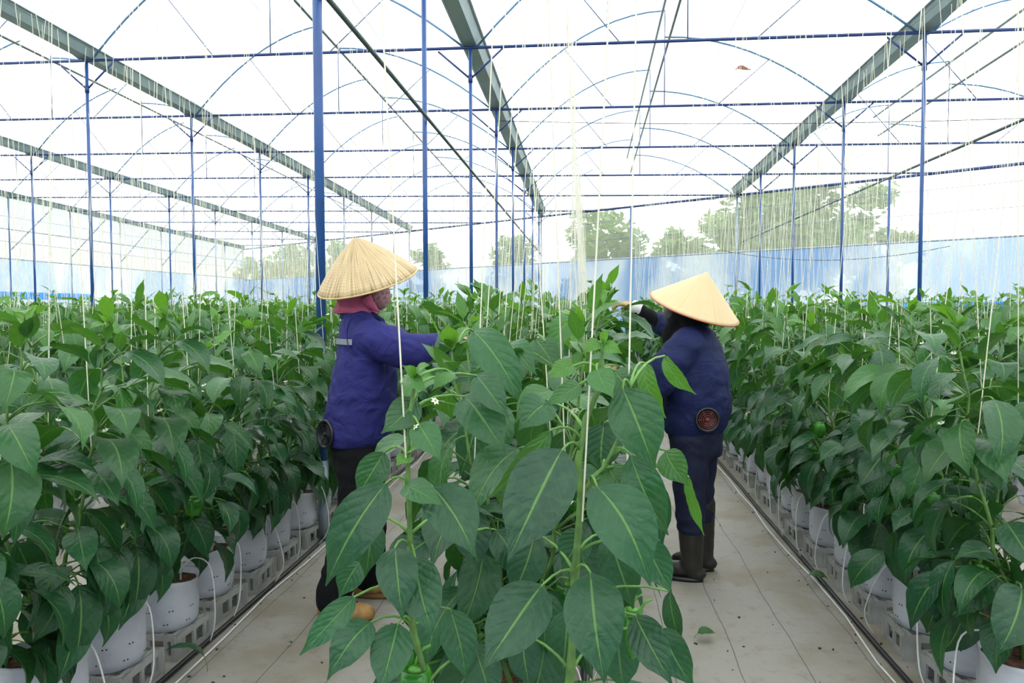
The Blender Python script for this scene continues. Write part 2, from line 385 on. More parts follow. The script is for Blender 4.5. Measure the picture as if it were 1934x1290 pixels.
# rails that edge the net and the skirt
tr = empty('trim_2'); tag(tr, kind='structure')
mb = MB(); mb.tube([(X, back_y(X)-.06, 2.92) for X in (XL, XR)], .022, 6); mb.obj('rail', M['galv'], tr)
mb = MB(); mb.tube([(X, back_y(X)-.06, gz(X, back_y(X))) for X in (XL, XR)], .035, 8); mb.obj('rail', M['blue2'], tr)
for zz in (3.55, 4.1, 4.5):
    mb = MB(); mb.tube([(X, back_y(X)-.05, zz) for X in (XL, XR)], .007, 5); mb.obj('wire', M['strut'], tr)
for zz, r in ((3.0, .02), (3.55, .012), (3.95, .02), (4.35, .008)):
    mb = MB(); mb.tube([(XL+.06, Y, zz) for Y in (Y_FRONT, back_y(XL))], r, 6); mb.obj('rail', M['galv'], tr)

# ---- posts with braces
GNAME = {-1: 'along the far left wall', 0: 'in the second line from the left wall', 1: 'in the third line from the left wall',
         2: 'in the line beside the left worker', 3: 'in the line right of the right worker', 4: 'in the rightmost line of posts', 5: 'beyond the rightmost line'}
for g in range(G_MIN, G_MAX+1):
    X = gx(g) + (.07 if g == G_MIN else 0); cnt = 0
    for k in range(-6, 16):
        Y = ky(k, X)
        if Y > back_y(X) - .3: break
        zt = gz(X, Y)
        if not (in_frame((X, Y, zt), 250) or in_frame((X, Y, 1.6), 120)): continue
        cnt += 1
        near = Y < 20
        t = empty('steel_post', (X, Y, 0))
        tag(t, 'blue steel roof post, %s in view %s' % (ordinal(cnt), GNAME[g]), 'post', 'posts under the roof gutters')
        mt = M['blue'] if (g >= 1 or k < 5) else M['galv']
        r = .028 if (g == 2 and k == -2) else .024
        mb = MB(); mb.tube([(0, 0, .45), (0, 0, zt-.02)], r, 12); mb.obj('shaft', mt, t)
        mb = MB(); mb.tube([(0, 0, 0), (0, 0, .48)], r+.004, 12); tag(mb.obj('base_sleeve', M['galv'], t), 'pale grey lower sleeve')
        if g == G_MIN:
            mb = MB(); mb.tube([(0, 0, 3.25), (0, 2.0, gz(X, Y+2)-.05)], .02, 8); mb.obj('brace', M['strut'], t)
        if g > G_MIN:
            for s in (-1, 1):
                mb = MB(); mb.tube([(s*r*.6, 0, zt-.40), (s*.44, s*.44*SKW, zt-.03)], .014, 8); mb.obj('brace', M['blue2'] if near else M['strut'], t)
            mb = MB(); mb.tube([(0, 0, zt-.46), (0, 0, zt-.36)], r+.007, 12); mb.obj('collar', M['blue2'], t)
# end posts against the back wall
for i, g in enumerate(range(G_MIN, G_MAX+1)):
    X = gx(g); Y = back_y(X)-.15
    t = empty('end_post', (X, Y, 0))
    tag(t, 'grey end post standing against the back wall, %s from the left corner' % ordinal(i+1), 'post', 'end posts at the back wall')
    mb = MB(); mb.tube([(0, 0, 0), (0, 0, gz(X, Y))], .03, 10); mb.obj('shaft', M['galv'], t)
for i, X in enumerate((1.35, 7.2)):
    t = empty('wall_post', (X, back_y(X)-.15, 0))
    tag(t, ['thin blue wall post on the back wall between the two workers', 'thin blue wall post on the back wall beyond the right-hand plants'][i], 'post')
    mb = MB(); mb.tube([(0, 0, 0), (0, 0, gz(X, back_y(X)))], .03, 10); mb.obj('shaft', M['blue'], t)

# ---- trusses
for k in range(-5, 14):
    xr = min(XR, (25.0 - Y0K - SPK*k)/(0.80+SKW) - .1)      # where the truss line meets the back wall
    xl = XL
    if xr < xl + 1: continue
    t = empty('roof_truss', (0, 0, 0))
    bn = {-2: 'nearest', }.get(k)
    tag(t, 'blue cross beam and curved roof pipes, %s truss from the camera end' % ordinal(k+6), 'truss', 'roof trusses across the bays')
    P = lambda X, dz=0: (X, ky(k, X), gz(X, ky(k, X))+dz)
    mb = MB(); mb.tube([P(xl), P(xr)], .022, 8); mb.obj('cross_beam', M['blue2'], t)
    for g in range(G_MIN, G_MAX):
        xa, xb = gx(g), gx(g+1); xm = xa+BAY*RIDGE
        if xa > xr: break
        pl = [P(xa+.08+(xm-xa-.08)*i/10, arch_l(i/10)) for i in range(11) if xa+.08+(xm-xa-.08)*i/10 < xr]
        if len(pl) > 2: mb = MB(); mb.tube(pl, .015, 6); mb.obj('arch_pipe', M['arch'], t)
        pr = [P(xm+(xb-.08-xm)*i/10, arch_r(i/10)) for i in range(11) if xm+(xb-.08-xm)*i/10 < xr]
        if len(pr) > 2: mb = MB(); mb.tube(pr, .015, 6); mb.obj('arch_pipe', M['arch'], t)
        for (x1, d1, x2, d2, nm, rr) in ((xm, 0, xm, 1.56, 'upright', .010), (xa+1.15, arch_l(1.15/(BAY/2)), xa+1.98, 0, 'strut', .009), (xb-1.15, arch_r(1-1.15/(BAY/2)), xb-1.98, 0, 'strut', .009)):
            if max(x1, x2) > xr: continue
            mb = MB(); mb.tube([P(x1, d1), P(x2, d2)], rr, 5); mb.obj(nm, M['strut'], t)

# ---- gutters, ridge pipes, side pipes, crop wires
GUTN = {-1: 'over the far left wall', 0: 'second from the far left wall', 1: 'crossing the upper left of the roof', 2: 'above the left worker and the tall near posts',
        3: 'above the right worker and the right row', 4: 'beyond the right row at the edge of view', 5: 'over the right wall'}
for g in range(G_MIN, G_MAX+1):
    X = gx(g); y0, y1 = Y_FRONT, back_y(X)-.1
    t = empty('roof_gutter', (0, 0, 0)); tag(t, 'grey galvanised roof gutter ' + GUTN[g], 'gutter', 'gutters between the roof bays')
    rs = []
    for Y in (y0, (y0+y1)/2, y1):
        z = gz(X, Y)+.025
        rs.append([(X-.15, Y, z+.15), (X-.085, Y, z), (X+.085, Y, z), (X+.15, Y, z+.15), (X+.14, Y, z+.15), (X+.08, Y, z+.012), (X-.08, Y, z+.012), (X-.14, Y, z+.15)])
    mb = MB(); mb.rings(rs); mb.obj('trough', M['gutter'], t, smooth=False)
    for s in (-1, 1):
        mb = MB(); mb.rings([[(X+s*.15, Y, gz(X, Y)+.16), (X+s*.175, Y, gz(X, Y)+.16), (X+s*.175, Y, gz(X, Y)+.185), (X+s*.15, Y, gz(X, Y)+.185)] for Y in (y0, y1)])
        mb.obj('lip', M['gutter_lip'], t, smooth=False)
RN = ['far left', 'second from left', 'third from left', 'middle, between the workers', 'right', 'far right']
for i, g in enumerate(range(G_MIN, G_MAX)):
    xm = gx(g)+BAY*RIDGE
    for dz, nm, ox in ((1.50, 'upper', -.05), (1.06, 'lower', .06)):
        t = MB(); t.tube([(xm+ox, Y_FRONT, gz(xm, Y_FRONT)+dz), (xm+ox, back_y(xm)-.1, gz(xm, back_y(xm))+dz)], .022, 8)
        tag(t.obj('ridge_pipe', M['darkpipe']), '%s ridge vent pipe running along the %s roof bay' % (nm, RN[i]), 'pipe', 'ridge pipes')
    for s, nm in ((.33, 'left'), (.67, 'right')):
        X = gx(g)+BAY*s; dz = arch_l(s*2) if s < .5 else arch_r((s-.5)*2)
        t = MB(); t.tube([(X, Y_FRONT, gz(X, Y_FRONT)+dz), (X, back_y(X)-.1, gz(X, back_y(X))+dz)], .005, 5)
        tag(t.obj('roof_wire', M['strut']), 'thin purlin wire on the %s slope of the %s roof bay' % (nm, RN[i]), 'wire', 'purlin wires')
for g, lab in ((2, 'grey side pipe fixed to the posts beside the left worker'), (3, 'grey side pipe fixed to the posts right of the right worker')):
    X = gx(g)+.05; t = MB(); t.tube([(X, Y_FRONT, 3.2), (X, back_y(X)-.3, 3.15)], .017, 8); tag(t.obj('side_pipe', M['darkpipe']), lab, 'pipe')
def catenary(a, b, sag, r, name, lab):
    a, b = Vector(a), Vector(b); t = MB()
    t.tube([a.lerp(b, i/14) - Vector((0, 0, sag*4*(i/14)*(1-i/14))) for i in range(15)], r, 5)
    tag(t.obj(name, M['cable']), lab, 'cable')
catenary((XL, 7.6, 6.3), (-1.5, 8.0, 5.0), .15, .007, 'roof_cable', 'thin dark cable sagging under the upper left roof film')
catenary((gx(2), 13.3, gz(gx(2), 13.3)-.15), (gx(4), 13.0, gz(gx(4), 13)-.1), .12, .007, 'roof_cable', 'thin dark cable slung below the second truss in mid roof')
catenary((gx(3)-1.2, 20.2, 3.0), (gx(3)+4, 18, 2.75), .35, .008, 'wall_cable', 'slack dark cable drooping past the right-hand posts')
catenary((gx(1), 25.5, gz(gx(1), 25)-.3), (gx(3), 20, gz(gx(3), 20)-.3), .1, .005, 'roof_cable', 'thin dark cable near the back wall under the roof')

# ------------------------------------------------------------------ trees beyond the back wall
def tree(x, y, h, r, n, lab, seed, lean=.0, low=.25):
    rg = random.Random(seed); t = empty('tree', (x, y, -.25)); tag(t, lab, 'tree', 'trees beyond the back wall')
    mb = MB(); mb.tube([(0, 0, 0), (.05, .02, h*.35), (.1, 0, h*.7)], [.16, .12, .05], 8)
    for i in range(5):
        a = rg.uniform(0, 6.28); mb.tube([(.05, 0, h*.35), (math.cos(a)*r*.5, math.sin(a)*r*.5, h*rg.uniform(.55, .8))], [.07, .025], 6)
    mb.obj('trunk', M['bark'], t)
    mb = MB(); cl = []
    for i in range(max(34, n//110)):
        a = rg.uniform(0, 6.28); zz = rg.uniform(low, .98); rr = r*math.sqrt(max(.05, 1-((zz-.55)/.5)**2))*rg.uniform(.25, .95)
        cl.append((Vector((math.cos(a)*rr + lean*zz, math.sin(a)*rr, h*zz)), r*rg.uniform(.22, .42)))
    for i in range(n):
        c, s = cl[rg.randrange(len(cl))]
        d = Vector((rg.gauss(0, 1), rg.gauss(0, 1), rg.gauss(0, .8))).normalized()*s*rg.random()**.4
        p = c+d; u = Vector((rg.gauss(0, 1), rg.gauss(0, 1), rg.gauss(0, .6))).normalized(); w = u.orthogonal().normalized()
        L = rg.uniform(.16, .34)
        mb.add([p-u*L, p+w*L*.42+u*L*.1, p+u*L, p-w*L*.42+u*L*.1], [(0, 1, 2, 3)])
    tag(mb.obj('foliage', M['tree'], t), kind='stuff')
tree(.85, 37, 6.3, 2.3, 4200, 'broad green tree beyond the back wall between the two workers', 1, low=.2)
tree(7.3, 29, 8.3, 2.5, 10000, 'tallest tree beyond the back wall, right of the right worker', 2, low=.3)
tree(12.2, 33.5, 6.6, 1.6, 2000, 'thinner tree at the edge of the tallest tree beyond the net', 3)
tree(3.9, 34.5, 4.9, 1.9, 2600, 'low bushy tree between the two big trees outside', 4, low=.15)
tree(7.0, 38, 5.8, 2.2, 3000, 'low bushy tree touching the left side of the tallest tree', 5, low=.15)
tree(-4.3, 45, 5.6, 1.7, 2200, 'small round tree outside behind the middle posts', 6)
tree(-9.6, 46, 5.4, 1.2, 1400, 'small pale tree outside just right of the straw hat', 7)
tree(-16.5, 50, 5.9, 1.5, 1400, 'small tree outside hidden partly by the near blue post', 8)
tree(-21.5, 55, 6.2, 2.2, 1800, 'distant tree outside near the far left corner of the wall', 9)
tree(-26, 58, 5.6, 2.0, 1500, 'distant bush-like tree outside at the far left corner', 10)
tree(2.2, 42, 4.9, 2.4, 2600, 'wide low tree farthest back behind the big trees', 11, low=.1)

# ------------------------------------------------------------------ pepper leaves
def leaf_mesh(name, L, wr, pet, a0, a1, a2, nu, nv, seed, q=.018, twist=0.0):
    """stalk along +Y from the origin, blade drooping from angle a1 to a2 (degrees above horizontal)"""
    rg = random.Random(seed); mb = MB(); R = math.radians
    y = z = 0.0; pts = [(0, 0)]
    for i in range(4):
        a = R(a0+(a1-a0)*(i+.5)/4); y += math.cos(a)*pet/4; z += math.sin(a)*pet/4; pts.append((y, z))
    mb.tube([(0, p[0], p[1]) for p in pts], [.0032, .0026, .0023, .0022, .0020], 4, True, 1)
    vs = []; uvs = []; ph = rg.uniform(0, 6.28); ph2 = rg.uniform(0, 6.28)
    bend = rg.uniform(-.10, .10)
    for i in range(nu+1):
        t = i/nu; a = R(a1+(a2-a1)*t**.9)
        if i: y += math.cos(a)*L/nu; z += math.sin(a)*L/nu
        sh = math.sin(math.pi*min(1, t**.72))**.85 if 0 < t < 1 else 0.0
        if t > .72: sh *= 1 - .6*((t-.72)/.28)**.8
        w = max(.0012, L*wr*.5*sh*1.04)
        for j in range(nv+1):
            v = -1+2*j/nv; av = abs(v)
            lift = w*(.20*av**1.3) + L*q*.7*math.sin(2*math.pi*(t*5.2-av*1.6)+ph)*av*(1-av*.35)*sh + L*.022*math.sin(t*9+ph2+(2.2 if v > 0 else 0))*av*av*sh
            tw = twist*(t-.3)
            nx, ny, nz = 0, -math.sin(a), math.cos(a)
            lx = v*w*math.cos(tw) + bend*L*t*t*.5; up = lift + v*w*math.sin(tw)
            vs.append((lx, y+ny*up, z+nz*up)); uvs.append((t, (v+1)/2))
    fs = [(i*(nv+1)+j, i*(nv+1)+j+1, (i+1)*(nv+1)+j+1, (i+1)*(nv+1)+j) for i in range(nu) for j in range(nv)]
    mb.add(vs, fs, 0, uvs)
    return mb.mesh(name, [M['leaf'], M['petiole']])
SHAPES = [(.54, .055, 35, 10, -72), (.50, .05, 25, -5, -80), (.56, .06, 40, 20, -62), (.48, .05, 30, -15, -86), (.52, .055, 45, 25, -50), (.50, .05, 20, -30, -75), (.55, .045, 50, 30, -30), (.47, .05, 30, 0, -95)]
YOUNG = [(.40, .02, 55, 45, 10), (.38, .02, 65, 60, 35), (.42, .025, 45, 30, -25)]
LEAF_HI = [leaf_mesh('leaf', .19, w, p*1.0, a, b, c, 11, 6, 100+i, twist=(-.5, .3, 0, .6, -.3, .2, .5, -.6)[i]) for i, (w, p, a, b, c) in enumerate(SHAPES)]
LEAF_MID = [leaf_mesh('leaf', .19, w, p, a, b, c, 6, 4, 200+i, .012, twist=(-.5, .3, 0, .6, -.3, .2, .5, -.6)[i]) for i, (w, p, a, b, c) in enumerate(SHAPES)]
LEAF_YHI = [leaf_mesh('leaf', .19, w, p, a, b, c, 8, 4, 300+i) for i, (w, p, a, b, c) in enumerate(YOUNG)]
LEAF_YMID = [leaf_mesh('leaf', .19, w, p, a, b, c, 4, 2, 400+i) for i, (w, p, a, b, c) in enumerate(YOUNG)]

# ---- fruits and flowers
def pepper_mesh(seed):
    rg = random.Random(seed); rs = []; n = 20; ph = rg.uniform(0, 6)
    for i in range(11):
        t = i/10; z = -.085*t
        r = .036*(math.sin(math.pi*min(1, .14+t*.80))**.45)*(1-.22*t)
        if i == 0: r = .008; z = -.010
        if i == 1: z = -.002; r = .026
        if i == 10: r = .006; z = -.080
        rs.append([(r*(1+.13*math.cos(3.5*0+4*(a+ph)/1.0)*min(1, t*3+.3))*math.cos(a), r*(1+.13*math.cos(4*(a+ph))*min(1, t*3+.3))*math.sin(a), z - (.006*math.cos(4*(a+ph)) if i == 9 else 0)) for a in [2*math.pi*j/n for j in range(n)]])
    mb = MB(); mb.rings(rs); return mb.mesh('pepper', M['fruit'])
def calyx_mesh():
    mb = MB(); mb.lathe([(.002, -.009), (.016, -.006), (.013, .0), (.005, .004)], 10)
    mb.tube([(0, 0, .002), (.004, 0, .02), (.014, 0, .036), (.03, 0, .045)], [.0045, .0035, .003, .003], 6); return mb.mesh('stalk', M['calyx'])
def flower_mesh():
    mb = MB()
    for i in range(6):
        a = math.pi*2*i/6; d = Vector((math.cos(a), math.sin(a), 0)); s = Vector((-math.sin(a), math.cos(a), 0))
        mb.add([d*.002, d*.008+s*.0045+Vector((0, 0, -.001)), d*.015+Vector((0, 0, .002)), d*.008-s*.0045+Vector((0, 0, -.001))], [(0, 1, 2, 3)], 0)
    mb.ball((0, 0, -.004), .0035, 6, 4, 1); mb.tube([(0, 0, .0), (0, .004, .012), (0, .016, .02)], .0012, 4, True, 2)
    return mb.mesh('flower', [M['petal'], M['anther'], M['petiole']])
PEPPERS = [pepper_mesh(s) for s in (1, 2, 3)]; CALYX = calyx_mesh(); FLOWER = flower_mesh()

# ---- grow bag, crate
def bag_mesh(seed):
    rg = random.Random(seed); rs = []; n = 22; ph = rg.uniform(0, 6)
    prof = [(.100, 0), (.114, .008), (.120, .04), (.123, .10), (.121, .16), (.124, .195), (.128, .210), (.124, .214), (.119, .205), (.116, .180)]
    for r, z in prof:
        rs.append([(r*(1+.018*math.sin(5*a+ph+z*20)+.012*math.sin(11*a+z*40))*math.cos(a), r*(1+.018*math.sin(5*a+ph+z*20)+.012*math.sin(9*a))*math.sin(a), z+.006*math.sin(3*a+ph)*(z > .2)) for a in [2*math.pi*j/n for j in range(n)]])
    mb = MB(); mb.rings(rs)
    for zz in (.045, .10):
        for i in range(9):
            for d in (0, .10):
                a = 2*math.pi*i/9 + d + zz*3; c = Vector((math.cos(a), math.sin(a), 0)); s = Vector((-math.sin(a), math.cos(a), 0)); u = Vector((0, 0, 1))
                p = c*.1265 + u*zz
                mb.add([p+(s*math.cos(b)+u*math.sin(b))*.0034 for b in [math.pi*q/3 for q in range(6)]], [(0, 1, 2, 3, 4, 5)], 1)
    return mb.mesh('grow_bag', [M['bag'], M['hole']])
BAGS = [bag_mesh(s) for s in (1, 2, 3)]
mb = MB(); n = 18
rs = [[(r*math.cos(2*math.pi*j/n)*(1+.02*math.sin(j*2.1)), r*math.sin(2*math.pi*j/n), .180+(.010 if r < .12 else 0)+.005*math.sin(j*1.7+r*60)) for j in range(n)] for r in (.116, .09, .06, .01)]
mb.rings(rs); SOIL = mb.mesh('soil', M['soil'])
def crate_mesh():
    mb = MB(); s = .125; h = .10
    for sx in (-1, 1):
        for sy in (-1, 1):
            mb.box((sx*(s-.012), sy*(s-.012), h/2), (.026, .026, h))
    for a in range(4):
        rt = Matrix.Rotation(a*math.pi/2, 3, 'Z')
        mb.box(rt @ Vector((0, s-.005, h-.012)), (2*s, .010, .024), rot=rt); mb.box(rt @ Vector((0, s-.005, .009)), (2*s, .010, .018), rot=rt)
        for x in (-.075, 0, .075): mb.box(rt @ Vector((x, s-.005, h/2)), (.018, .009, h), rot=rt)
        mb.box(rt @ Vector((.11, s-.005, h/2)), (.05, .008, h), rot=rt)
    for x in (-.10, -.05, 0, .05, .10): mb.box((x, 0, h-.006), (.016, 2*s-.02, .008)); mb.box((0, x, h-.010), (2*s-.02, .016, .006))
    return mb.mesh('pot_crate', M['crate'], smooth=False)
CRATE = crate_mesh()

# ------------------------------------------------------------------ pepper plants
def rot_to(az, tilt, roll=0.0):
    return Matrix.Rotation(az, 4, 'Z') @ Matrix.Rotation(tilt, 4, 'X') @ Matrix.Rotation(roll, 4, 'Y')
def leaf_tf(p, az, tilt, roll, s): return Matrix.Translation(p) @ rot_to(az - math.pi/2, tilt, roll) @ Matrix.Scale(s, 4)

def plant_spec(seed, H, step, per, big, fruits=0, flowers=0, spread=.25, outw=.6, skirt=10):
    rg = random.Random(seed); stems = []; leaves = []; fr = []; fl = []; shoots = []
    z0 = .37; zf = rg.uniform(.42, .50)
    for s in (-1, 1):
        Hs = H*rg.uniform(.94, 1.04); n = int((Hs-zf)/step); pts = [Vector((0, 0, z0-.1)), Vector((s*.006, 0, zf))]
        yo = rg.uniform(-.12, .12)
        for i in range(1, n+1):
            f = i/n
            pts.append(Vector((s*(spread*f**.65)+rg.uniform(-.012, .012), yo*f+rg.uniform(-.012, .012), zf+(Hs-zf)*f)))
        stems.append((pts, [.0085]+[.0075-.005*i/n for i in range(n+1)]))
        ang = rg.uniform(0, 6.28)
        for i in range(1, n+1):
            h = i/n; p = pts[i+1]
            for q in range(per if rg.random() < .75 else max(1, per-1)):
                ang += 2.4 + rg.uniform(-.5, .5)
                az = ang
                if rg.random() < outw: az = (0 if s > 0 else math.pi) + rg.gauss(0, 1.0)    # outwards to the aisle
                yg = max(0., min(1., (h-.84)/.14))
                if i == n: yg = 1.
                if q == 0: pp = p
                else:                                              # short side shoot
                    l = rg.uniform(.03, .13)*(1-.6*yg); d = Vector((math.cos(az), math.sin(az), .75)).normalized()
                    pp = p + d*l; shoots.append((p, p+d*l*.5+Vector((0, 0, .004)), pp))
                size = (rg.uniform(.82, 1.15) if h > .25 else rg.uniform(.72, 1.0))*big
                if yg > .5: size = rg.uniform(.35, .62)*big
                elif h > .72: size *= .82
                tilt = rg.gauss(-.05, .22) - .25*(1-h) if yg < .5 else rg.gauss(.05, .25)
                age_toplight = yg*rg.uniform(.40, .80) if yg > 0 else max(.55*max(0, h-.42)*rg.uniform(.3, 1.6), .35*rg.random() if rg.random() < .10 else .03*rg.random())  # young tips paler by age; upper leaves also lightened as painted top light
                leaves.append((leaf_tf(pp, az, tilt, rg.gauss(0, .25), size), yg > .5, rg.randrange(8), (age_toplight, rg.random())))
        for q in range(3):                                         # growing tip
            az = rg.uniform(0, 6.28); leaves.append((leaf_tf(pts[-1], az, rg.gauss(.35, .2), 0, rg.uniform(.20, .36)*big), True, rg.randrange(8), (rg.uniform(.6, .95), rg.random())))
        for q in range(skirt):                                     # low leaves that hang over the bag
            az = (0 if s > 0 else math.pi)+rg.gauss(0, 1.1); z = rg.uniform(.37, .60); l = rg.uniform(.05, .20); d = Vector((math.cos(az), math.sin(az), .5)).normalized()
            p = Vector((s*.03, 0, z)); shoots.append((p, p+d*l*.5+Vector((0, 0, .004)), p+d*l)); leaves.append((leaf_tf(p+d*l, az, rg.gauss(-.38, .2), rg.gauss(0, .3), rg.uniform(.9, 1.2)*big), False, rg.choice((0, 1, 3, 5, 7)), (.05*rg.random(), rg.random()*.6)))
        for q in range(fruits):
            i = rg.randint(2, max(3, int(n*.5))); az = (0 if s > 0 else math.pi)+rg.gauss(0, .9)
            fr.append((pts[i+1]+Vector((math.cos(az)*.05, math.sin(az)*.05, -.05)), rg.uniform(0, 6.28), rg.uniform(.75, 1.1), rg.randrange(3)))
        for q in range(flowers):
            i = rg.randint(int(n*.55), n-1); az = rg.uniform(0, 6.28)
            fl.append((pts[i+1]+Vector((math.cos(az)*.04, math.sin(az)*.04, .01)), az, rg.uniform(.7, 1.0)))
    return dict(stems=stems, leaves=leaves, fruits=fr, flowers=fl, shoots=shoots)

def put(name, mesh, parent, mw, color=None):
    o = bpy.data.objects.new(name, mesh); o.parent = parent; o.matrix_basis = mw
    if color: o.color = (color[0], color[1], 0, 1)
    COL.objects.link(o); return o

def build_plant(spec, hi, bag=0):
    root = empty('pepper_plant')
    b = put('grow_bag', BAGS[bag], root, Matrix.Translation((0, 0, .10))); put('soil', SOIL, b, Matrix.Identity(4))
    for i, (pts, rad) in enumerate(spec['stems']):
        mb = MB(); mb.tube(pts, rad, 6 if hi else 4)
        for sh in spec['shoots'][i::2]: mb.tube(sh, [.0035, .003, .0025], 4 if hi else 3)
        mb.obj('stem', M['stem'], root)
    for mw, yg, sh, c in spec['leaves']:
        lib = (LEAF_YHI if yg else LEAF_HI) if hi else (LEAF_YMID if yg else LEAF_MID)
        put('leaf', lib[sh % len(lib)], root, mw, c)
    for p, a, s, i in spec['fruits']:
        f = put('pepper', PEPPERS[i], root, Matrix.Translation(p) @ Matrix.Rotation(a, 4, 'Z') @ Matrix.Scale(s, 4)); put('stalk', CALYX, f, Matrix.Identity(4))
    for p, a, s in spec['flowers']:
        put('flower', FLOWER, root, Matrix.Translation(p) @ Matrix.Rotation(a, 4, 'Z') @ Matrix.Rotation(.5, 4, 'X') @ Matrix.Scale(s, 4))
    return root

def copy_tree(o, parent=None):
    c = o.copy(); COL.objects.link(c)
    if parent: c.parent = parent
    for ch in KIDS.get(o.name, ()): copy_tree(ch, c)
    return c
KIDS = {}
def index_kids(root):
    KIDS[root.name] = [o for o in root.children]
    for o in root.children: KIDS[o.name] = list(o.children)

ROW_X, ROW_P, STEP_Y = -0.18, 1.54, .36
def row_x(n): return ROW_X + ROW_P*n
NEAR = [plant_spec(50+i, RNG.uniform(1.30, 1.42), .066, 3, 1.06, fruits=(2, 1, 3, 1, 2)[i], flowers=2) for i in range(5)]
MID = [plant_spec(80+i, RNG.uniform(1.34, 1.48), .085, 2, 1.14, skirt=8, fruits=(1, 0, 1, 0, 1, 0)[i], flowers=1) for i in range(6)]
NARROW = [plant_spec(70+i, RNG.uniform(1.26, 1.33), .066, 3, 1.0, fruits=1, flowers=1, spread=.15, outw=.3, skirt=9) for i in range(3)]
# all the plant places in view
places = []
for n in range(-11, 9):
    X = row_x(n); Y = 1.46 if n == 0 else 1.25 + (n*.137 % .36)
    rg = random.Random(900+n); first = True; cnt = 0
    while Y < back_y(X) - .7:
        vis = in_frame((X, Y, 1.4), 150) or in_frame((X, Y, .7), 150)
        if Y > .9 and X > XL+.6 and X < XR-.6 and vis:
            cnt += 1; places.append((n, X + rg.uniform(-.025, .025), Y, cnt, rg.random()))
        Y += STEP_Y*rg.uniform(.94, 1.06)
def rank(p):
    n, X, Y, c, r = p
    d = math.hypot(X, Y); side = 0 if abs(n) <= 1 else 2.0 + .6*(abs(n)-1)
    return d + side
places.sort(key=rank)
HERO = min(places, key=lambda p: abs(p[0])*100 + p[2])
places.remove(HERO)
THINGS, FARP = places[:299], places[299:]
def row_name(n):
    if n == 0: return 'the middle row'
    return 'the %s row %s of middle' % (ordinal(abs(n)), 'left' if n < 0 else 'right')
protos = {}
stem_tops = []                              # (world point where a string ties on, world top)
def growth(Y, n=1): return (1.0 + .02*min(1, max(0, (Y-1.8)/.8)) if n == 0 else .93 + .015*min(6, max(0, Y-2)))
for n, X, Y, c, r in THINGS:
    near = math.hypot(X, Y) < 4.6
    slim = n == 0 and Y < 2.75
    pool = NARROW if slim else NEAR if near else MID
    i = int(r*9973) % len(pool); key = (near, slim, i)
    if key not in protos:
        root = build_plant(pool[i], near, i % 3); index_kids(root); protos[key] = root; o = root
    else: o = copy_tree(protos[key])
    flip = math.pi*(int(r*777) % 2); rz = flip + (r*40 % 1 - .5)*.5; s = growth(Y, n)*(.965 + .075*(r*100 % 1))
    o.location = (X, Y, 0); o.rotation_euler = (0, 0, rz); o.scale = (1, 1, s)
    ocat = 'plant'; o['category'] = ocat; o['group'] = 'pepper plants in rows'
    o['label'] = 'pepper plant, %s in view in %s' % (ordinal(c), row_name(n))
    rm = Matrix.Translation((X, Y, 0)) @ Matrix.Rotation(rz, 4, 'Z') @ Matrix.Diagonal((1, 1, s, 1))
    for pts, rad in pool[i]['stems']:
        a = rm @ pts[int(len(pts)*.62)]; stem_tops.append((a, X, math.hypot(X, Y), n, c))

# ---- far plants: thousands of leaves nobody can tell apart
def far_foliage():
    rg = random.Random(5); nu = 3
    def low(young):
        base = (leaf_mesh('tmp', .19, .54, .05, 35, 5, -75, 3, 2, 7) if not young else leaf_mesh('tmp', .19, .42, .02, 50, 40, 0, 2, 2, 8))
        vs = np.array([v.co[:] for v in base.vertices]); fs = [tuple(p.vertices) for p in base.polygons if p.material_index == 0]
        used = sorted({i for f in fs for i in f}); mp = {j: i for i, j in enumerate(used)}
        nn = 3; uv = [((i//nn)/(len(used)//nn-1), (i % nn)/2) for i in range(len(used))]
        bpy.data.meshes.remove(base)
        return vs[used], np.array([[mp[i] for i in f] for f in fs]), np.array(uv)
    LO, LY = low(False), low(True)
    V = []; Fc = []; UV = []; AG = []; off = 0
    for n, X, Y, c, r in FARP:
        sp = MID[int(r*9973) % len(MID)]; s = growth(Y, n)*(.965+.075*(r*100 % 1))
        rm = Matrix.Translation((X, Y, 0)) @ Matrix.Rotation((r*40 % 1)*6.28, 4, 'Z') @ Matrix.Diagonal((1, 1, s, 1))
        for mw, yg, sh, col in sp['leaves']:
            p = mw.translation
            if p.z < (.75 if abs(n) > 1 else .4): continue
            v, f, u = LY if yg else LO
            A = np.array(rm @ mw); w = v @ A[:3, :3].T + A[:3, 3]
            V.append(w); Fc.append(f+off); UV.append(u); AG.append(np.tile((col[0], col[1], 0, 1), (len(v), 1))); off += len(v)
    V = np.concatenate(V); Fc = np.concatenate(Fc); UV = np.concatenate(UV); AG = np.concatenate(AG)
    me = bpy.data.meshes.new('far_pepper_foliage'); me.vertices.add(len(V)); me.vertices.foreach_set('co', V.ravel())
    me.loops.add(Fc.size); me.loops.foreach_set('vertex_index', Fc.ravel().astype(np.int32))
    me.polygons.add(len(Fc)); me.polygons.foreach_set('loop_start', np.arange(0, Fc.size, 4, dtype=np.int32))
    me.update(calc_edges=True); me.materials.append(M['leaf_far'])
    me.polygons.foreach_set('use_smooth', [True]*len(Fc))
    ul = me.uv_layers.new(name='UVMap'); ul.data.foreach_set('uv', UV[Fc.ravel()].astype(np.float32).ravel())
    ca = me.color_attributes.new('age_toplight', 'FLOAT_COLOR', 'POINT'); ca.data.foreach_set('color', AG.astype(np.float32).ravel())
    o = link(bpy.data.objects.new('far_pepper_foliage', me))
    tag(o, 'mass of pepper foliage filling the far rows to the greenhouse walls', 'foliage', kind='stuff')
far_foliage()
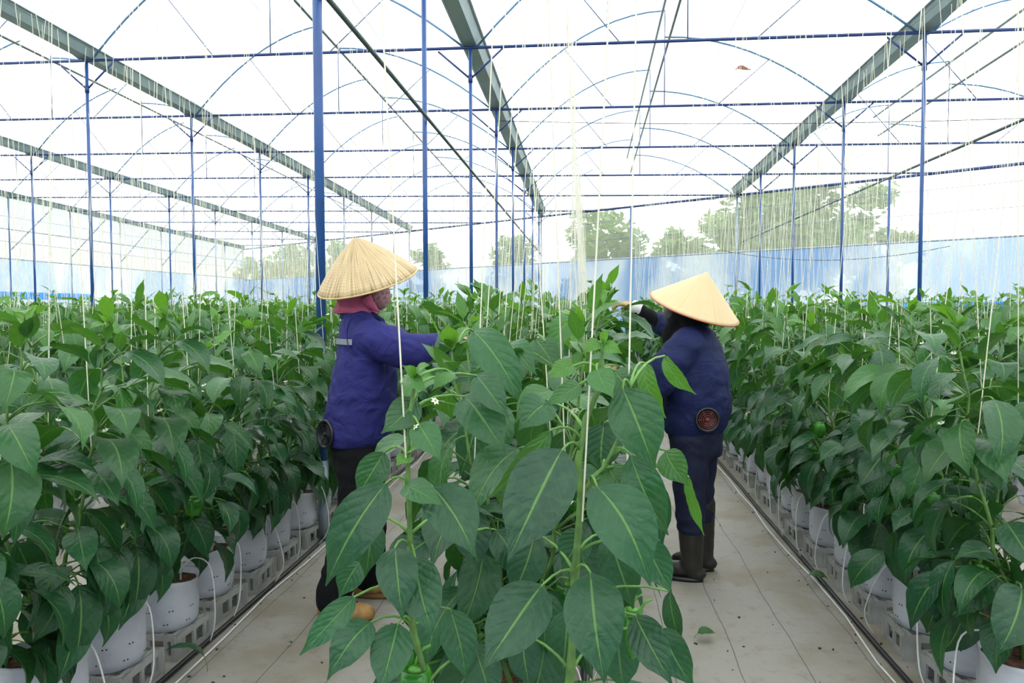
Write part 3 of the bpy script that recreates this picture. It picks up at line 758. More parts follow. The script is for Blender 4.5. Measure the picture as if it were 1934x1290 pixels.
# ---- the nearest plant: its two stems and big leaves follow the photograph
def hero_leaf_mesh(B, T, w, S, roll=0.0, arch=.10, nu=13, nv=6, seed=0, fold=.16):
    rg = random.Random(seed); mb = MB(); B, T, S = Vector(B), Vector(T), Vector(S)
    u = (T-B); L = u.length; u.normalize()
    nrm = (Vector((0, 0, CAM_Z)) - B).normalized()*.75 + Vector((0, 0, .55)); nrm = (nrm - u*nrm.dot(u)).normalized()
    nrm = Matrix.Rotation(roll, 3, u) @ nrm; s = u.cross(nrm)
    c1 = S.lerp(B, .5) + Vector((0, 0, .018)) - u*.012
    pts = [S*(1-q)**2 + c1*2*q*(1-q) + B*q*q for q in (0, .25, .5, .75, 1)]
    mb.tube(pts + [B+u*.012], [.0036, .003, .0026, .0024, .0022, .0018], 5, True, 1)
    ph, ph2 = rg.uniform(0, 6.28), rg.uniform(0, 6.28); bend = rg.uniform(-.05, .05); vs = []; uvs = []
    for i in range(nu+1):
        t = i/nu; sh = math.sin(math.pi*min(1, t**.72))**.85 if 0 < t < 1 else 0.0
        if t > .72: sh *= 1-.6*((t-.72)/.28)**.8
        ww = max(.001, w*.5*sh*1.04); c = B + u*(L*t) + nrm*(arch*L*math.sin(math.pi*t**.8)) + s*(bend*L*math.sin(math.pi*t))
        for j in range(nv+1):
            v = -1+2*j/nv; av = abs(v)
            lift = ww*fold*av**1.3 + L*.008*math.sin(2*math.pi*(t*5.6-av*1.7)+ph)*(1+.6*math.sin(t*17+ph2+v*3))*av*(1-av*.35)*sh + L*.022*math.sin(t*9+ph2+(2.2 if v > 0 else 0))*av*av*sh
            vs.append(c + s*(v*ww) + nrm*lift); uvs.append((t, (v+1)/2))
    mb.add(vs, [(i*(nv+1)+j, i*(nv+1)+j+1, (i+1)*(nv+1)+j+1, (i+1)*(nv+1)+j) for i in range(nu) for j in range(nv)], 0, uvs)
    return mb.mesh('leaf', [M['leaf'], M['petiole']])
HX, HY = -.17, 1.42
hero = empty('pepper_plant', (HX, HY, 0))
tag(hero, 'nearest pepper plant, its two stems and largest leaves filling the lower middle', 'plant', 'pepper plants in rows')
HO = Vector((HX, HY, 0))
b = put('grow_bag', BAGS[0], hero, Matrix.Translation((0, 0, .10))); put('soil', SOIL, b, Matrix.Identity(4))
sl = [Vector((HX-.02, HY, .25)), pix(846, 1500, 1.42)] + [pix(u, v, 1.42) for u, v in ((807, 1290), (778, 1180), (775, 1034), (772, 935), (770, 860), (775, 775), (785, 715))]
sr = [Vector((HX+.02, HY, .25)), pix(1040, 1560, 1.42)] + [pix(u, v, 1.42) for u, v in ((1078, 1267), (1086, 1081), (1098, 935), (1092, 871), (1107, 790), (1127, 743), (1136, 690), (1138, 650))]
sb = [pix(u, v, 1.42) for u, v in ((1098, 935), (1122, 900), (1140, 884), (1158, 850), (1180, 800), (1190, 730))]
for pts, rad in ((sl, .0075), (sr, .0085), (sb, .005)):
    mb = MB(); fine = []
    for i in range(len(pts)-1):
        for q in range(4): fine.append(pts[i].lerp(pts[i+1], q/4)-HO)
    fine.append(pts[-1]-HO); n = len(fine)
    mb.tube(fine, [(rad*(1-.55*i/n))*(1.25 if i % 4 == 0 and i > 4 else 1) for i in range(n)], 8); mb.obj('stem', M['stem'], hero)
    pts[:] = fine
HALL = [p for l in (sl, sr, sb) for p in l]
# base x, base y, tip x, tip y, width in photo px, depth of base, depth of tip, roll, age
HL = [(1063,848,958,1060,120,1.36,1.27,0,0), (1115,1081,1142,1292,104,1.36,1.27,0,0), (1127,918,1228,1107,108,1.37,1.29,.1,0), (1025,1104,912,1264,108,1.36,1.27,0,0),
      (1176,732,1237,889,92,1.40,1.36,.2,.05), (1191,860,1262,1011,72,1.42,1.40,.3,0), (1040,812,922,941,46,1.40,1.36,-.9,.25), (877,749,955,857,82,1.62,1.55,0,.05),
      (894,624,993,773,66,1.75,1.66,.3,.05), (816,918,897,1052,92,1.40,1.33,.1,0), (763,918,839,956,48,1.40,1.33,.2,.12), (729,912,615,1107,86,1.38,1.30,-.3,.0),
      (726,854,673,941,56,1.45,1.42,-.4,.05), (790,800,833,871,54,1.40,1.34,.1,.12), (746,1034,760,1170,74,1.38,1.31,0,0), (784,1052,819,1203,80,1.40,1.33,.2,0),
      (670,1127,566,1238,50,1.36,1.30,-.3,0), (702,1174,618,1284,66,1.36,1.28,-.2,0), (752,1177,717,1310,76,1.38,1.30,0,0), (1200,1162,1270,1295,66,1.38,1.31,.3,0),
      (1252,1186,1312,1300,60,1.45,1.40,.4,0), (1217,1017,1269,1121,60,1.44,1.40,.3,0), (1266,1116,1287,1225,40,1.48,1.46,.8,0), (1258,851,1301,918,52,1.48,1.44,.4,.25),
      (1300,900,1330,1012,30,1.50,1.46,1.0,.5), (1255,672,1315,745,32,1.60,1.56,.9,.5), (1095,726,1025,767,34,1.40,1.34,-.4,.2), (1127,697,1159,752,48,1.40,1.34,.1,.25),
      (900,709,961,790,54,1.60,1.54,.2,.05), (1037,761,979,813,66,1.62,1.56,-.2,.05), (787,755,720,819,58,1.44,1.38,-.2,.08), (761,714,807,741,34,1.44,1.38,.2,.4),
      (854,703,816,738,32,1.50,1.45,0,.4), (1141,800,1136,895,74,1.52,1.50,0,0), (1217,685,1258,790,50,1.55,1.52,.8,.55), (961,650,1014,709,50,1.80,1.72,.1,.1),
      (1085,690,1035,715,36,1.42,1.38,-.2,.55), (1140,652,1175,668,26,1.42,1.38,.3,.6), (1135,650,1100,668,26,1.42,1.38,-.2,.6), (1138,648,1150,622,20,1.42,1.40,0,.75),
      (785,712,812,690,26,1.42,1.38,0,.6), (783,712,760,690,24,1.42,1.40,0,.6), (772,862,748,880,30,1.42,1.36,0,.7), (770,858,800,845,26,1.42,1.38,0,.7),
      (1148,880,1180,930,46,1.44,1.40,.2,.2), (1098,1000,1060,1075,60,1.50,1.47,-.2,0), (880,960,905,1080,70,1.62,1.56,0,0), (1160,700,1205,760,50,1.50,1.46,.3,.15),
      (985,860,1010,960,64,1.66,1.60,.1,0), (935,1000,985,1100,66,1.6,1.56,0,0), (700,980,690,1090,56,1.46,1.43,-.3,0), (850,1150,880,1285,66,1.5,1.45,.1,0), (985,1200,1000,1300,60,1.5,1.46,0,0),
      (1150,1010,1196,1150,74,1.56,1.52,.2,0), (1165,1180,1178,1310,74,1.6,1.56,.1,0), (1010,1010,965,1130,70,1.58,1.54,-.2,0), (1075,1150,1062,1290,70,1.56,1.52,0,0), (1220,900,1252,1030,60,1.52,1.48,.4,0), (900,1230,930,1330,70,1.5,1.46,0,0), (680,1060,640,1130,50,1.5,1.46,-.3,0),
      (1010,640,1050,700,50,1.9,1.84,.1,.15), (930,690,900,760,56,1.85,1.8,-.1,.1), (1080,600,1040,665,44,2.0,1.95,-.2,.3)]
for i, (bx, by, tx, ty, w, yb, yt, rl, age_toplight) in enumerate(HL):
    Bp, Tp = pix(bx, by, yb)-HO, pix(tx, ty, yt)-HO
    S = min(HALL, key=lambda p: (p-Bp).length + max(0, p.z-Bp.z)*.7)
    if (S-Bp).length > .22: S = Bp + (S-Bp).normalized()*.10
    # the leaf-building frame works in world space: shift by the plant's place
    me = hero_leaf_mesh(Bp+HO, Tp+HO, w*yb/F_PX*1.03, S+HO, rl, seed=i, arch=.07 + .05*(i % 3))
    o = put('leaf', me, hero, Matrix.Translation(-HO), (age_toplight, (i*.37) % 1))
for (u, v, Y, s) in ((770, 1235, 1.45, .9), (785, 1285, 1.42, 1.0), (1205, 1195, 1.52, .95), (1195, 1175, 1.55, .7)):
    f = put('pepper', PEPPERS[0], hero, Matrix.Translation(pix(u, v-25, Y)-HO) @ Matrix.Scale(s, 4)); put('stalk', CALYX, f, Matrix.Identity(4))
for (u, v, Y, a) in ((1085, 775, 1.36, .3), (1120, 718, 1.38, 1.6), (822, 757, 1.40, 4.0), (785, 806, 1.38, 2.0)):
    put('flower', FLOWER, hero, Matrix.Translation(pix(u, v, Y)-HO) @ Matrix.Rotation(a, 4, 'Z') @ Matrix.Rotation(2.3, 4, 'X') @ Matrix.Scale(.62, 4))
# ------------------------------------------------------------------ white twine that holds the stems up, hung from crop wires
WIRE_Z = 3.95
for n in range(-9, 7):
    X = row_x(n); t = MB(); t.tube([(X, .2, WIRE_Z), (X, back_y(X)-.5, WIRE_Z-.15)], .0016, 4)
    tag(t.obj('crop_wire', M['cable']), 'thin overhead crop wire above %s' % row_name(n), 'wire', 'overhead crop wires')
mb = MB(); mb.tube([(0, 0, 0), (0, 0, 1)], 1.0, 5); TWINE = mb.mesh('support_string', M['twine'])
def string_tf(a, b, r):
    a, b = Vector(a), Vector(b); d = b-a; q = d.to_track_quat('Z', 'Y').to_matrix().to_4x4()
    return Matrix.Translation(a) @ q @ Matrix.Diagonal((r, r, d.length, 1))
rg = random.Random(77); per_row = {}
stem_tops.sort(key=lambda s: s[2])
kept = 0; rest = []
def add_string(a, b, r, lab, grp='support strings over the plants'):
    o = bpy.data.objects.new('support_string', TWINE); o.matrix_world = string_tf(a, b, r); COL.objects.link(o); tag(o, lab, 'string', grp); return o
for (u0, v0, u1, v1, Y, lab) in ((767, 870, 752, 590, 1.40, 'white twine tied to the left stem of the nearest plant'),
                                  (1100, 985, 1118, 640, 1.40, 'white twine running up the right stem of the nearest plant'),
                                  (1184, 905, 1190, 600, 1.46, 'white twine to the side branch of the nearest plant')):
    a = pix(u0, v0, Y); b_ = pix(u1, v1, Y+.02); d = (b_-a); b_ = a + d*((WIRE_Z-a.z)/d.z)
    add_string(a, b_, .0018, lab)
for a, X, d, n, c in stem_tops:
    b_ = Vector((X + rg.gauss(0, .07), a.y + rg.gauss(0, .10), WIRE_Z - .006*a.y))
    vis = in_frame(a + Vector((0, 0, .6)), 0) or in_frame((a+b_)/2, 0)
    if vis and kept < 290:
        kept += 1; per_row[n] = per_row.get(n, 0) + 1; k = per_row[n]
        add_string(a, b_, .0017 if d < 6 else .0020, 'white twine, %s in view over %s' % (ordinal(k) if k < 70 else 'one', row_name(n)))
    else: rest.append((a, b_))
mb = MB()
for n, X, Y, c, r in FARP:
    for s in (-1, 1):
        a = Vector((X+s*rg.uniform(.08, .2), Y+rg.uniform(-.1, .1), 1.0)); rest.append((a, Vector((X+rg.gauss(0, .07), Y+rg.gauss(0, .1), WIRE_Z-.1))))
for a, b_ in rest: mb.tube([a, b_], .0021, 4, False)
tag(mb.obj('far_support_strings', M['string']), 'curtain of white twine hanging over the far rows', 'string', kind='stuff')
# ------------------------------------------------------------------ people
def solid(mb, voxel, smooth_it=4, wrinkle=None, zmin=None):
    """fuse closed pieces into one continuous surface"""
    me = mb.mesh('tmp'); o = bpy.data.objects.new('tmp', me); SC.collection.objects.link(o)
    r = o.modifiers.new('r', 'REMESH'); r.mode = 'VOXEL'; r.voxel_size = voxel; r.use_smooth_shade = True
    if smooth_it: s = o.modifiers.new('s', 'SMOOTH'); s.factor = .5; s.iterations = smooth_it
    dg = bpy.context.evaluated_depsgraph_get(); dg.update()
    m2 = bpy.data.meshes.new_from_object(o.evaluated_get(dg)); bpy.data.objects.remove(o); bpy.data.meshes.remove(me)
    for v in m2.vertices:
        c = v.co.copy()
        if wrinkle: c += v.normal*wrinkle(v.co)
        if zmin is not None and c.z < zmin: c.z = zmin
        v.co = c
    m2.polygons.foreach_set('use_smooth', [True]*len(m2.polygons)); m2.materials.clear(); return m2
def ellrings(mb, rows, n=28, pleat=None):
    """rows of (z, centre x, centre y, half depth, half width)"""
    rs = []
    for (z, cx, cy, a, b) in rows:
        rs.append([(cx + a*(1+(pleat(2*math.pi*j/n, z) if pleat else 0))*math.cos(2*math.pi*j/n), cy + b*(1+(pleat(2*math.pi*j/n, z) if pleat else 0))*math.sin(2*math.pi*j/n), z) for j in range(n)])
    mb.rings(rs)
def limb(mb, pts, rad, n=14):
    P = [Vector(p) for p in pts]; fine = []; fr = []
    for i in range(len(P)-1):
        p0, p1, p2, p3 = P[max(i-1, 0)], P[i], P[i+1], P[min(i+2, len(P)-1)]
        for q in range(5):
            t = q/5; fine.append(.5*((2*p1)+(p2-p0)*t+(2*p0-5*p1+4*p2-p3)*t*t+(3*p1-p0-3*p2+p3)*t**3)); fr.append(rad[i]+(rad[i+1]-rad[i])*t)
    fine.append(P[-1]); fr.append(rad[-1])
    mb.ball(fine[0], fr[0]*.98, 10, 6); mb.ball(fine[-1], fr[-1]*.98, 10, 6); mb.tube(fine, fr, n)
def hand(mb, w, f, n, side, curl, sc=1.0, fat=0.0):
    """palm, four unequal fingers and a thumb; f points along the hand, n is the back of the hand"""
    w, f, n = Vector(w), Vector(f).normalized(), Vector(n); n = (n - f*n.dot(f)).normalized(); s = f.cross(n)*side
    rot = Matrix((f, s, n)).transposed()
    mb.ball(w + f*.045*sc, (.052*sc+fat, .040*sc+fat, .017*sc+fat), 14, 8, 0, rot)
    for k in range(4):
        o = (-.029+.0195*k)*sc; L = (.060, .072, .078, .070)[k]*sc; p = w + f*(.078-.004*abs(k-1.7))*sc + s*o; d = f + s*(o*3); d.normalize(); pts = [w+f*.05*sc+s*o*.9, p]
        for seg in range(3):
            a = curl*(.6, 1.0, .8)[seg]; ax = d.cross(-n).normalized() if d.cross(-n).length > .01 else s
            d = Matrix.Rotation(a, 3, ax) @ d; p = p + d*L*(.45, .32, .25)[seg]; pts.append(p)
        limb(mb, pts, [.0095*sc+fat, .0095*sc+fat, .0088*sc+fat, .008*sc+fat, .0068*sc+fat], 8)
    b = w + f*.02*sc + s*.026*sc; d1 = (f*.55 + s*.65 - n*.45).normalized(); d2 = (f*.9 + s*.05 - n*.5).normalized()
    limb(mb, [b, b+d1*.035*sc, b+d1*.035*sc+d2*.03*sc, b+d1*.03*sc+d2*.055*sc], [.013*sc+fat, .0115*sc+fat, .010*sc+fat, .0078*sc+fat], 8)
def head(mb, c, yaw=0.0, pitch=0.0):
    R_ = Matrix.Rotation(yaw, 3, 'Z') @ Matrix.Rotation(pitch, 3, 'Y'); c = Vector(c); q = lambda *p: c + R_ @ Vector(p)
    mb.ball(q(-.005, 0, .02), (.096, .076, .098), 20, 14, 0, R_); mb.ball(q(.025, 0, -.045), (.066, .058, .068), 16, 10, 0, R_)
    mb.ball(q(.092, 0, -.012), (.020, .014, .026), 10, 6, 0, R_); mb.ball(q(.083, 0, .022), (.016, .045, .012), 10, 6, 0, R_)
    mb.ball(q(.080, 0, -.055), (.014, .026, .010), 10, 6, 0, R_); mb.ball(q(.07, 0, -.09), (.022, .028, .020), 10, 6, 0, R_)
    for s in (-1, 1):
        mb.ball(q(-.008, s*.078, -.008), (.020, .010, .032), 10, 6, 0, R_); mb.ball(q(.079, s*.032, .003), (.012, .015, .009), 8, 6, 0, R_)
def part(name, me, mat, root, lab=None):
    me.name = name
    for m in (mat if isinstance(mat, list) else [mat]): me.materials.append(m)
    o = link(bpy.data.objects.new(name, me), root)
    if lab: o['label'] = lab
    return o
def frame_to(axis, loc, spin=0.0):
    q = Vector(axis).normalized().to_track_quat('Z', 'Y').to_matrix().to_4x4()
    return Matrix.Translation(loc) @ q @ Matrix.Rotation(spin, 4, 'Z')
def fan(root, loc, axis, rim, inner, lab, r=.058):
    mb = MB(); mb.lathe([(.01, -.012), (r, -.012), (r+.004, 0), (r, .008), (r-.008, .006), (r-.010, -.002), (.01, -.004)], 28)
    f = mb.obj('cooling_fan', rim, root); f.matrix_basis = frame_to(axis, loc); f['label'] = lab
    mb = MB()
    for q in (.012, .022, .032, .042): mb.lathe([(q-.0022, .001), (q, .0045), (q+.0022, .001), (q, -.001)], 24, cap=False)
    for i in range(6):
        a = math.pi*i/3; mb.tube([(math.cos(a)*.006, math.sin(a)*.006, .003), (math.cos(a)*(r-.008), math.sin(a)*(r-.008), .003)], .0016, 5)
    mb.lathe([(.001, -.001), (.009, .002), (.009, .006), (.001, .007)], 14); mb.obj('fan_grille', inner, f)
def hat(root, loc, axis, prof, mat, rimmat, lab, n=72, rough=.0, seed=1):
    rg = random.Random(seed); rs = []
    jit = [rg.uniform(-1, 1) for _ in range(n)]
    for (r, z) in prof: rs.append([((r*(1+rough*jit[j]))*math.cos(2*math.pi*j/n), (r*(1+rough*jit[j]))*math.sin(2*math.pi*j/n), z+rough*.35*r*jit[(j*7) % n]) for j in range(n)])
    for (r, z) in reversed(prof): rs.append([(max(.001, r-.005)*math.cos(2*math.pi*j/n), max(.001, r-.005)*math.sin(2*math.pi*j/n), z-.006) for j in range(n)])
    mb = MB(); mb.rings(rs); h = mb.obj('conical_hat', mat, root); h.matrix_basis = frame_to(axis, loc); h['label'] = lab
    R_, z_ = prof[-1]; mb = MB(); mb.tube([(R_*math.cos(2*math.pi*j/48), R_*math.sin(2*math.pi*j/48), z_-.003) for j in range(49)], .0042, 6); mb.obj('hat_rim', rimmat, h)
    return h
def strip_on(rows, z0, z1, t0, t1, off=.004, n=16):
    """band lying on the torso given by ellipse rows"""
    def at(z, t):
        for (a, b) in zip(rows, rows[1:]):
            if a[0] <= z <= b[0]:
                q = (z-a[0])/(b[0]-a[0]); r = [a[i]+(b[i]-a[i])*q for i in range(5)]; break
        return Vector((r[1]+(r[3]+off)*math.cos(t), r[2]+(r[4]+off)*math.sin(t), z))
    mb = MB(); vs = []
    for i in range(n+1):
        t = t0+(t1-t0)*i/n
        vs += [at(z0, t), at(z1, t)]
    mb.add(vs, [(2*i, 2*i+2, 2*i+3, 2*i+1) for i in range(n)])
    return mb
SKIN = plain('skin', (.42, .24, .15), .55, noise_amt=.15, nscale=20)
JK1 = fabric('purple_blue_workwear', (.018, .019, .132), .8); JK2 = fabric('navy_workwear', (.006, .012, .064), .6)
BLK = fabric('black_cloth', (.004, .004, .005), .4, .95); NAVY = fabric('dark_navy_cloth', (.009, .012, .035), .4); COLR = fabric('collar_navy', (.014, .018, .07), .3)
PINK = fabric('pink_scarf', (.42, .085, .15), .5); MASK = plain('floral_mask', (.45, .24, .24), .8, noise_amt=.45, nscale=75, col2=(.25, .10, .12), bump=.3, bscale=40)
GREY = plain('grey_reflective_tape', (.17, .18, .19), .4); TAN = plain('tan_slipper', (.44, .24, .07), .6, noise_amt=.3, nscale=25); SOLE = plain('brown_sole', (.20, .11, .04), .7)
BOOT = plain('brown_rubber_boot', (.022, .020, .016), .45, noise_amt=.3, nscale=14); GLOVE = plain('tan_glove', (.50, .34, .14), .75, noise_amt=.35, nscale=60); CUFF = plain('white_glove_cuff', (.72, .70, .66), .8, bump=.4, bscale=90)
FANB = plain('black_fan', (.010, .010, .011), .4); FANR = plain('red_fan_grille', (.16, .025, .02), .4); GREYV = fabric('grey_face_cloth', (.10, .09, .10), .4)
STRAW1 = straw_material('rough_palm_straw', (.60, .45, .24), (.25, .15, .05), True); STRAW2 = straw_material('smooth_palm_hat', (.60, .46, .25), (.53, .38, .18), False)
RIM1 = plain('straw_rim', (.62, .44, .20), .6); RIM2 = plain('reddish_hat_rim', (.42, .13, .05), .5)
nz = lambda p, s, o=0: noise.noise(Vector((p.x*s+o, p.y*s, p.z*s*1.6)))

# ---- left worker
P1 = empty('person', (-1.03, 3.38, 0), math.radians(14))
tag(P1, 'person in purple-blue jacket, pink scarf and rough straw hat reaching into the middle row', 'person')
T1 = [(.765, -.020, 0, .140, .185), (.80, -.025, 0, .158, .20), (.86, -.012, 0, .160, .205), (.95, .006, 0, .157, .205), (1.08, .020, 0, .148, .205), (1.18, .022, 0, .130, .205), (1.25, .018, 0, .115, .195), (1.31, .010, 0, .098, .160), (1.35, -.002, 0, .080, .115), (1.385, -.010, 0, .062, .072)]
aR = [(.042, -.160, 1.258), (.13, -.215, 1.225), (.225, -.225, 1.195), (.33, -.195, 1.215), (.425, -.165, 1.238)]
aL = [(.015, .165, 1.265), (.12, .205, 1.20), (.225, .20, 1.16), (.33, .16, 1.20), (.41, .12, 1.235)]
mb = MB(); ellrings(mb, [(z, x, y, a*.80, b*.84) for z, x, y, a, b in T1])
limb(mb, [(-.01, 0, 1.35), (.0, 0, 1.40), (.015, 0, 1.46)], [.058, .052, .055]); head(mb, (.02, 0, 1.485))
for A_ in (aR, aL):
    limb(mb, A_, [.062, .05, .044, .036, .027]); hand(mb, A_[-1], (1, .05 if A_ is aR else -.1, -.02), (0, 0, 1), 1 if A_ is aR else -1, .45)
limb(mb, [(-.01, -.09, .80), (-.02, -.10, .46), (-.115, -.17, .10)], [.09, .058, .042]); limb(mb, [(-.01, .09, .80), (.03, .10, .46), (.02, .11, .10)], [.09, .058, .042])
for y_, x_ in ((-.185, -.085), (.115, .05)): mb.ball((x_, y_, .045), (.10, .04, .034), 12, 8)
part('body', solid(mb, .008, 3, zmin=.012), SKIN, P1)
mb = MB(); ellrings(mb, T1); limb(mb, aR, [.080, .086, .080, .062, .036]); limb(mb, aL, [.092, .086, .078, .060, .036])
def wr1(p):
    arm = p.x > .1
    f = math.sin((p.x*55 if arm else p.z*22 + p.y*14) + 5*nz(p, 6))
    return .0045*nz(p, 9) + .0032*f*(1 if arm else .5) + .004*nz(p, 20, 7)
part('jacket', solid(mb, .011, 5, wr1), JK1, P1)
mb = MB(); ellrings(mb, [(1.335, -.004, 0, .088, .108), (1.36, -.012, 0, .076, .088), (1.40, -.022, 0, .072, .078), (1.398, -.022, 0, .060, .066), (1.35, -.012, 0, .06, .07)])
mb.tube([(.05, -.05, 1.36), (.105, -.075, 1.325), (.115, -.08, 1.30)], [.012, .010, .006], 6)
mb.obj('collar', COLR, P1)
st = strip_on(T1, 1.222, 1.247, math.radians(110), math.radians(250), .009); tag(st.obj('reflective_stripe', GREY, P1), 'grey reflective stripe across the back')
st = MB(); st.tube([(.015+.075*math.cos(a)*.7-.01, -.168-.03*abs(math.sin(a)), 1.265+.088*math.sin(a)) for a in [math.pi*(.35+1.1*i/14) for i in range(15)]], .0035, 5); st.obj('armhole_seam', JK1, P1)
mb = MB(); ellrings(mb, [(.64, -.01, 0, .115, .160), (.72, -.015, 0, .128, .172), (.80, -.01, 0, .135, .18), (.84, -.01, 0, .13, .178)])
limb(mb, [(-.01, -.088, .74), (-.02, -.10, .46), (-.095, -.165, .20), (-.118, -.18, .115)], [.105, .082, .080, .082]); limb(mb, [(-.01, .088, .74), (.03, .10, .46), (.02, .112, .20), (.015, .115, .115)], [.105, .082, .080, .082])
part('trousers', solid(mb, .011, 4, lambda p: .004*nz(p, 10) + .003*math.sin(p.z*40+6*nz(p, 5))), BLK, P1)
for y_, x_, yw in ((-.185, -.065, -.25), (.115, .07, -.1)):
    mb = MB(); mb.ball((.06, 0, .050), (.075, .048, .042), 14, 8); mb.ball((-.02, 0, .045), (.085, .044, .036), 14, 8); mb.ball((-.09, 0, .045), (.040, .040, .036), 12, 8)
    s = part('shoe', solid(mb, .006, 4, zmin=.018), TAN, P1, 'tan slip-on shoe'); s.matrix_basis = Matrix.Translation((x_, y_, 0)) @ Matrix.Rotation(yw, 4, 'Z')
    mb = MB(); mb.rings([[(-.03+(.112+.004*(k == 1))*math.cos(a)*1.05+.03, (.045+.004*(k == 1))*math.sin(a)*(1+.15*math.cos(a)), z) for a in [2*math.pi*j/24 for j in range(24)]] for k, z in enumerate((.0, .010, .022))]); mb.obj('sole', SOLE, s)
    mb = MB(); limb(mb, [(-.05, 0, .16), (-.052, 0, .085), (-.02, 0, .07)], [.040, .042, .034], 12); part('sock', solid(mb, .008, 3), BLK, s)
mb = MB(); ellrings(mb, [(1.355, -.015, 0, .094, .098), (1.375, -.022, 0, .098, .100), (1.40, -.022, 0, .078, .082), (1.44, -.028, 0, .082, .084), (1.49, -.025, 0, .092, .088), (1.55, -.02, 0, .092, .088), (1.60, -.015, 0, .06, .06)], 40, lambda a, z: .035*math.sin(9*a+z*30))
mb.tube([(.03, -.085, 1.43), (.05, -.088, 1.40), (.075, -.082, 1.375), (.10, -.075, 1.362)], [.030, .024, .012, .005], 8)
part('scarf', solid(mb, .007, 2, lambda p: .004*nz(p, 22)), PINK, P1)
mb = MB(); mb.ball((.076, 0, 1.437), (.066, .078, .068), 18, 12); part('face_mask', solid(mb, .007, 2, lambda p: .003*nz(p, 30)), MASK, P1, 'pink floral face mask')
hat(P1, (.035, -.005, 1.512), (-.25, -.26, .93), [(.003, .196), (.016, .192), (.045, .172), (.085, .142), (.13, .102), (.175, .058), (.212, .018), (.230, -.006)], STRAW1, RIM1, 'rough woven straw conical hat', 96, .012)
fan(P1, (-.150, -.115, .825), (-.80, -.58, .05), FANB, FANB, 'black round cooling fan at the back hem', .062)

# ---- right worker
P2 = empty('person', (.56, 3.95, 0), math.radians(160))
tag(P2, 'person in navy jacket, black scarf and pale conical hat reaching left over plants', 'person')
T2 = [(.74, .015, 0, .140, .185), (.775, .005, 0, .158, .20), (.85, -.005, 0, .170, .208), (.93, -.006, 0, .172, .212), (1.04, -.004, 0, .160, .208), (1.12, -.002, 0, .143, .205), (1.19, .000, 0, .120, .195), (1.245, .005, 0, .096, .155), (1.28, .012, 0, .074, .105), (1.31, .02, 0, .058, .066)]
bR = [(.01, -.165, 1.205), (.12, -.22, 1.245), (.24, -.245, 1.285), (.32, -.225, 1.335), (.375, -.205, 1.378)]
bL = [(.01, .165, 1.20), (.085, .225, 1.10), (.155, .235, .995), (.26, .20, 1.02), (.345, .16, 1.055)]
mb = MB(); ellrings(mb, [(z, x, y, a*.80, b*.84) for z, x, y, a, b in T2])
limb(mb, [(.012, 0, 1.27), (.03, 0, 1.32), (.05, 0, 1.37)], [.056, .050, .053]); head(mb, (.055, 0, 1.385), 0, .05)
limb(mb, bR, [.060, .048, .042, .034, .026]); limb(mb, bL, [.060, .048, .042, .034, .026])
hand(mb, bR[-1], (.85, .1, .32), (-.1, .1, 1), 1, .55); hand(mb, bL[-1], (1, -.1, .25), (0, .3, 1), -1, .5)
limb(mb, [(0, -.09, .78), (.0, -.09, .44), (-.02, -.09, .08)], [.09, .056, .042]); limb(mb, [(0, .09, .78), (.01, .09, .44), (0, .09, .08)], [.09, .056, .042])
for y_ in (-.09, .09): mb.ball((.045, y_, .045), (.105, .04, .034), 12, 8)
part('body', solid(mb, .008, 3, zmin=.012), SKIN, P2)
mb = MB(); ellrings(mb, T2); limb(mb, bR[:3]+[(.262, -.243, 1.297)], [.090, .082, .066, .060]); limb(mb, bL, [.090, .086, .080, .062, .038])
part('jacket', solid(mb, .011, 5, lambda p: .0045*nz(p, 9, 3) + .0022*math.sin(p.z*20+p.x*16+5*nz(p, 6)) + .004*nz(p, 20, 9)), JK2, P2)
st = strip_on(T2, 1.118, 1.121, math.radians(75), math.radians(285), .003); st.obj('yoke_seam', JK2, P2)
mb = MB(); limb(mb, [(.215, -.24, 1.272), (.30, -.232, 1.322), (.368, -.208, 1.372)], [.050, .046, .036]); part('arm_guard', solid(mb, .008, 4, lambda p: .003*math.sin(p.x*120+4*nz(p, 8))), BLK, P2, 'black sleeve guard on the raised forearm')
mb = MB(); hand(mb, bR[-1], (.85, .1, .32), (-.1, .1, 1), 1, .55, 1.0, .0022); g1 = part('glove', solid(mb, .0045, 3), GLOVE, P2, 'tan work glove pinching a shoot')
mb = MB(); mb.tube([(.350, -.214, 1.362), (.375, -.205, 1.379), (.405, -.203, 1.391)], [.036, .037, .038], 16); part('glove_cuff', solid(mb, .006, 2), CUFF, g1)
mb = MB(); hand(mb, bL[-1], (1, -.1, .25), (0, .3, 1), -1, .5, 1.0, .0022); part('glove', solid(mb, .0045, 3), GLOVE, P2)
mb = MB(); ellrings(mb, [(.62, 0, 0, .125, .168), (.70, 0, 0, .135, .18), (.78, 0, 0, .14, .184), (.82, 0, 0, .13, .18)])
limb(mb, [(.0, -.088, .72), (.0, -.09, .44), (-.015, -.09, .26)], [.108, .080, .068]); limb(mb, [(0, .088, .72), (.01, .09, .44), (0, .09, .26)], [.108, .080, .068])
part('trousers', solid(mb, .011, 4, lambda p: .004*nz(p, 10, 5) + .003*math.sin(p.z*38+6*nz(p, 5))), NAVY, P2)
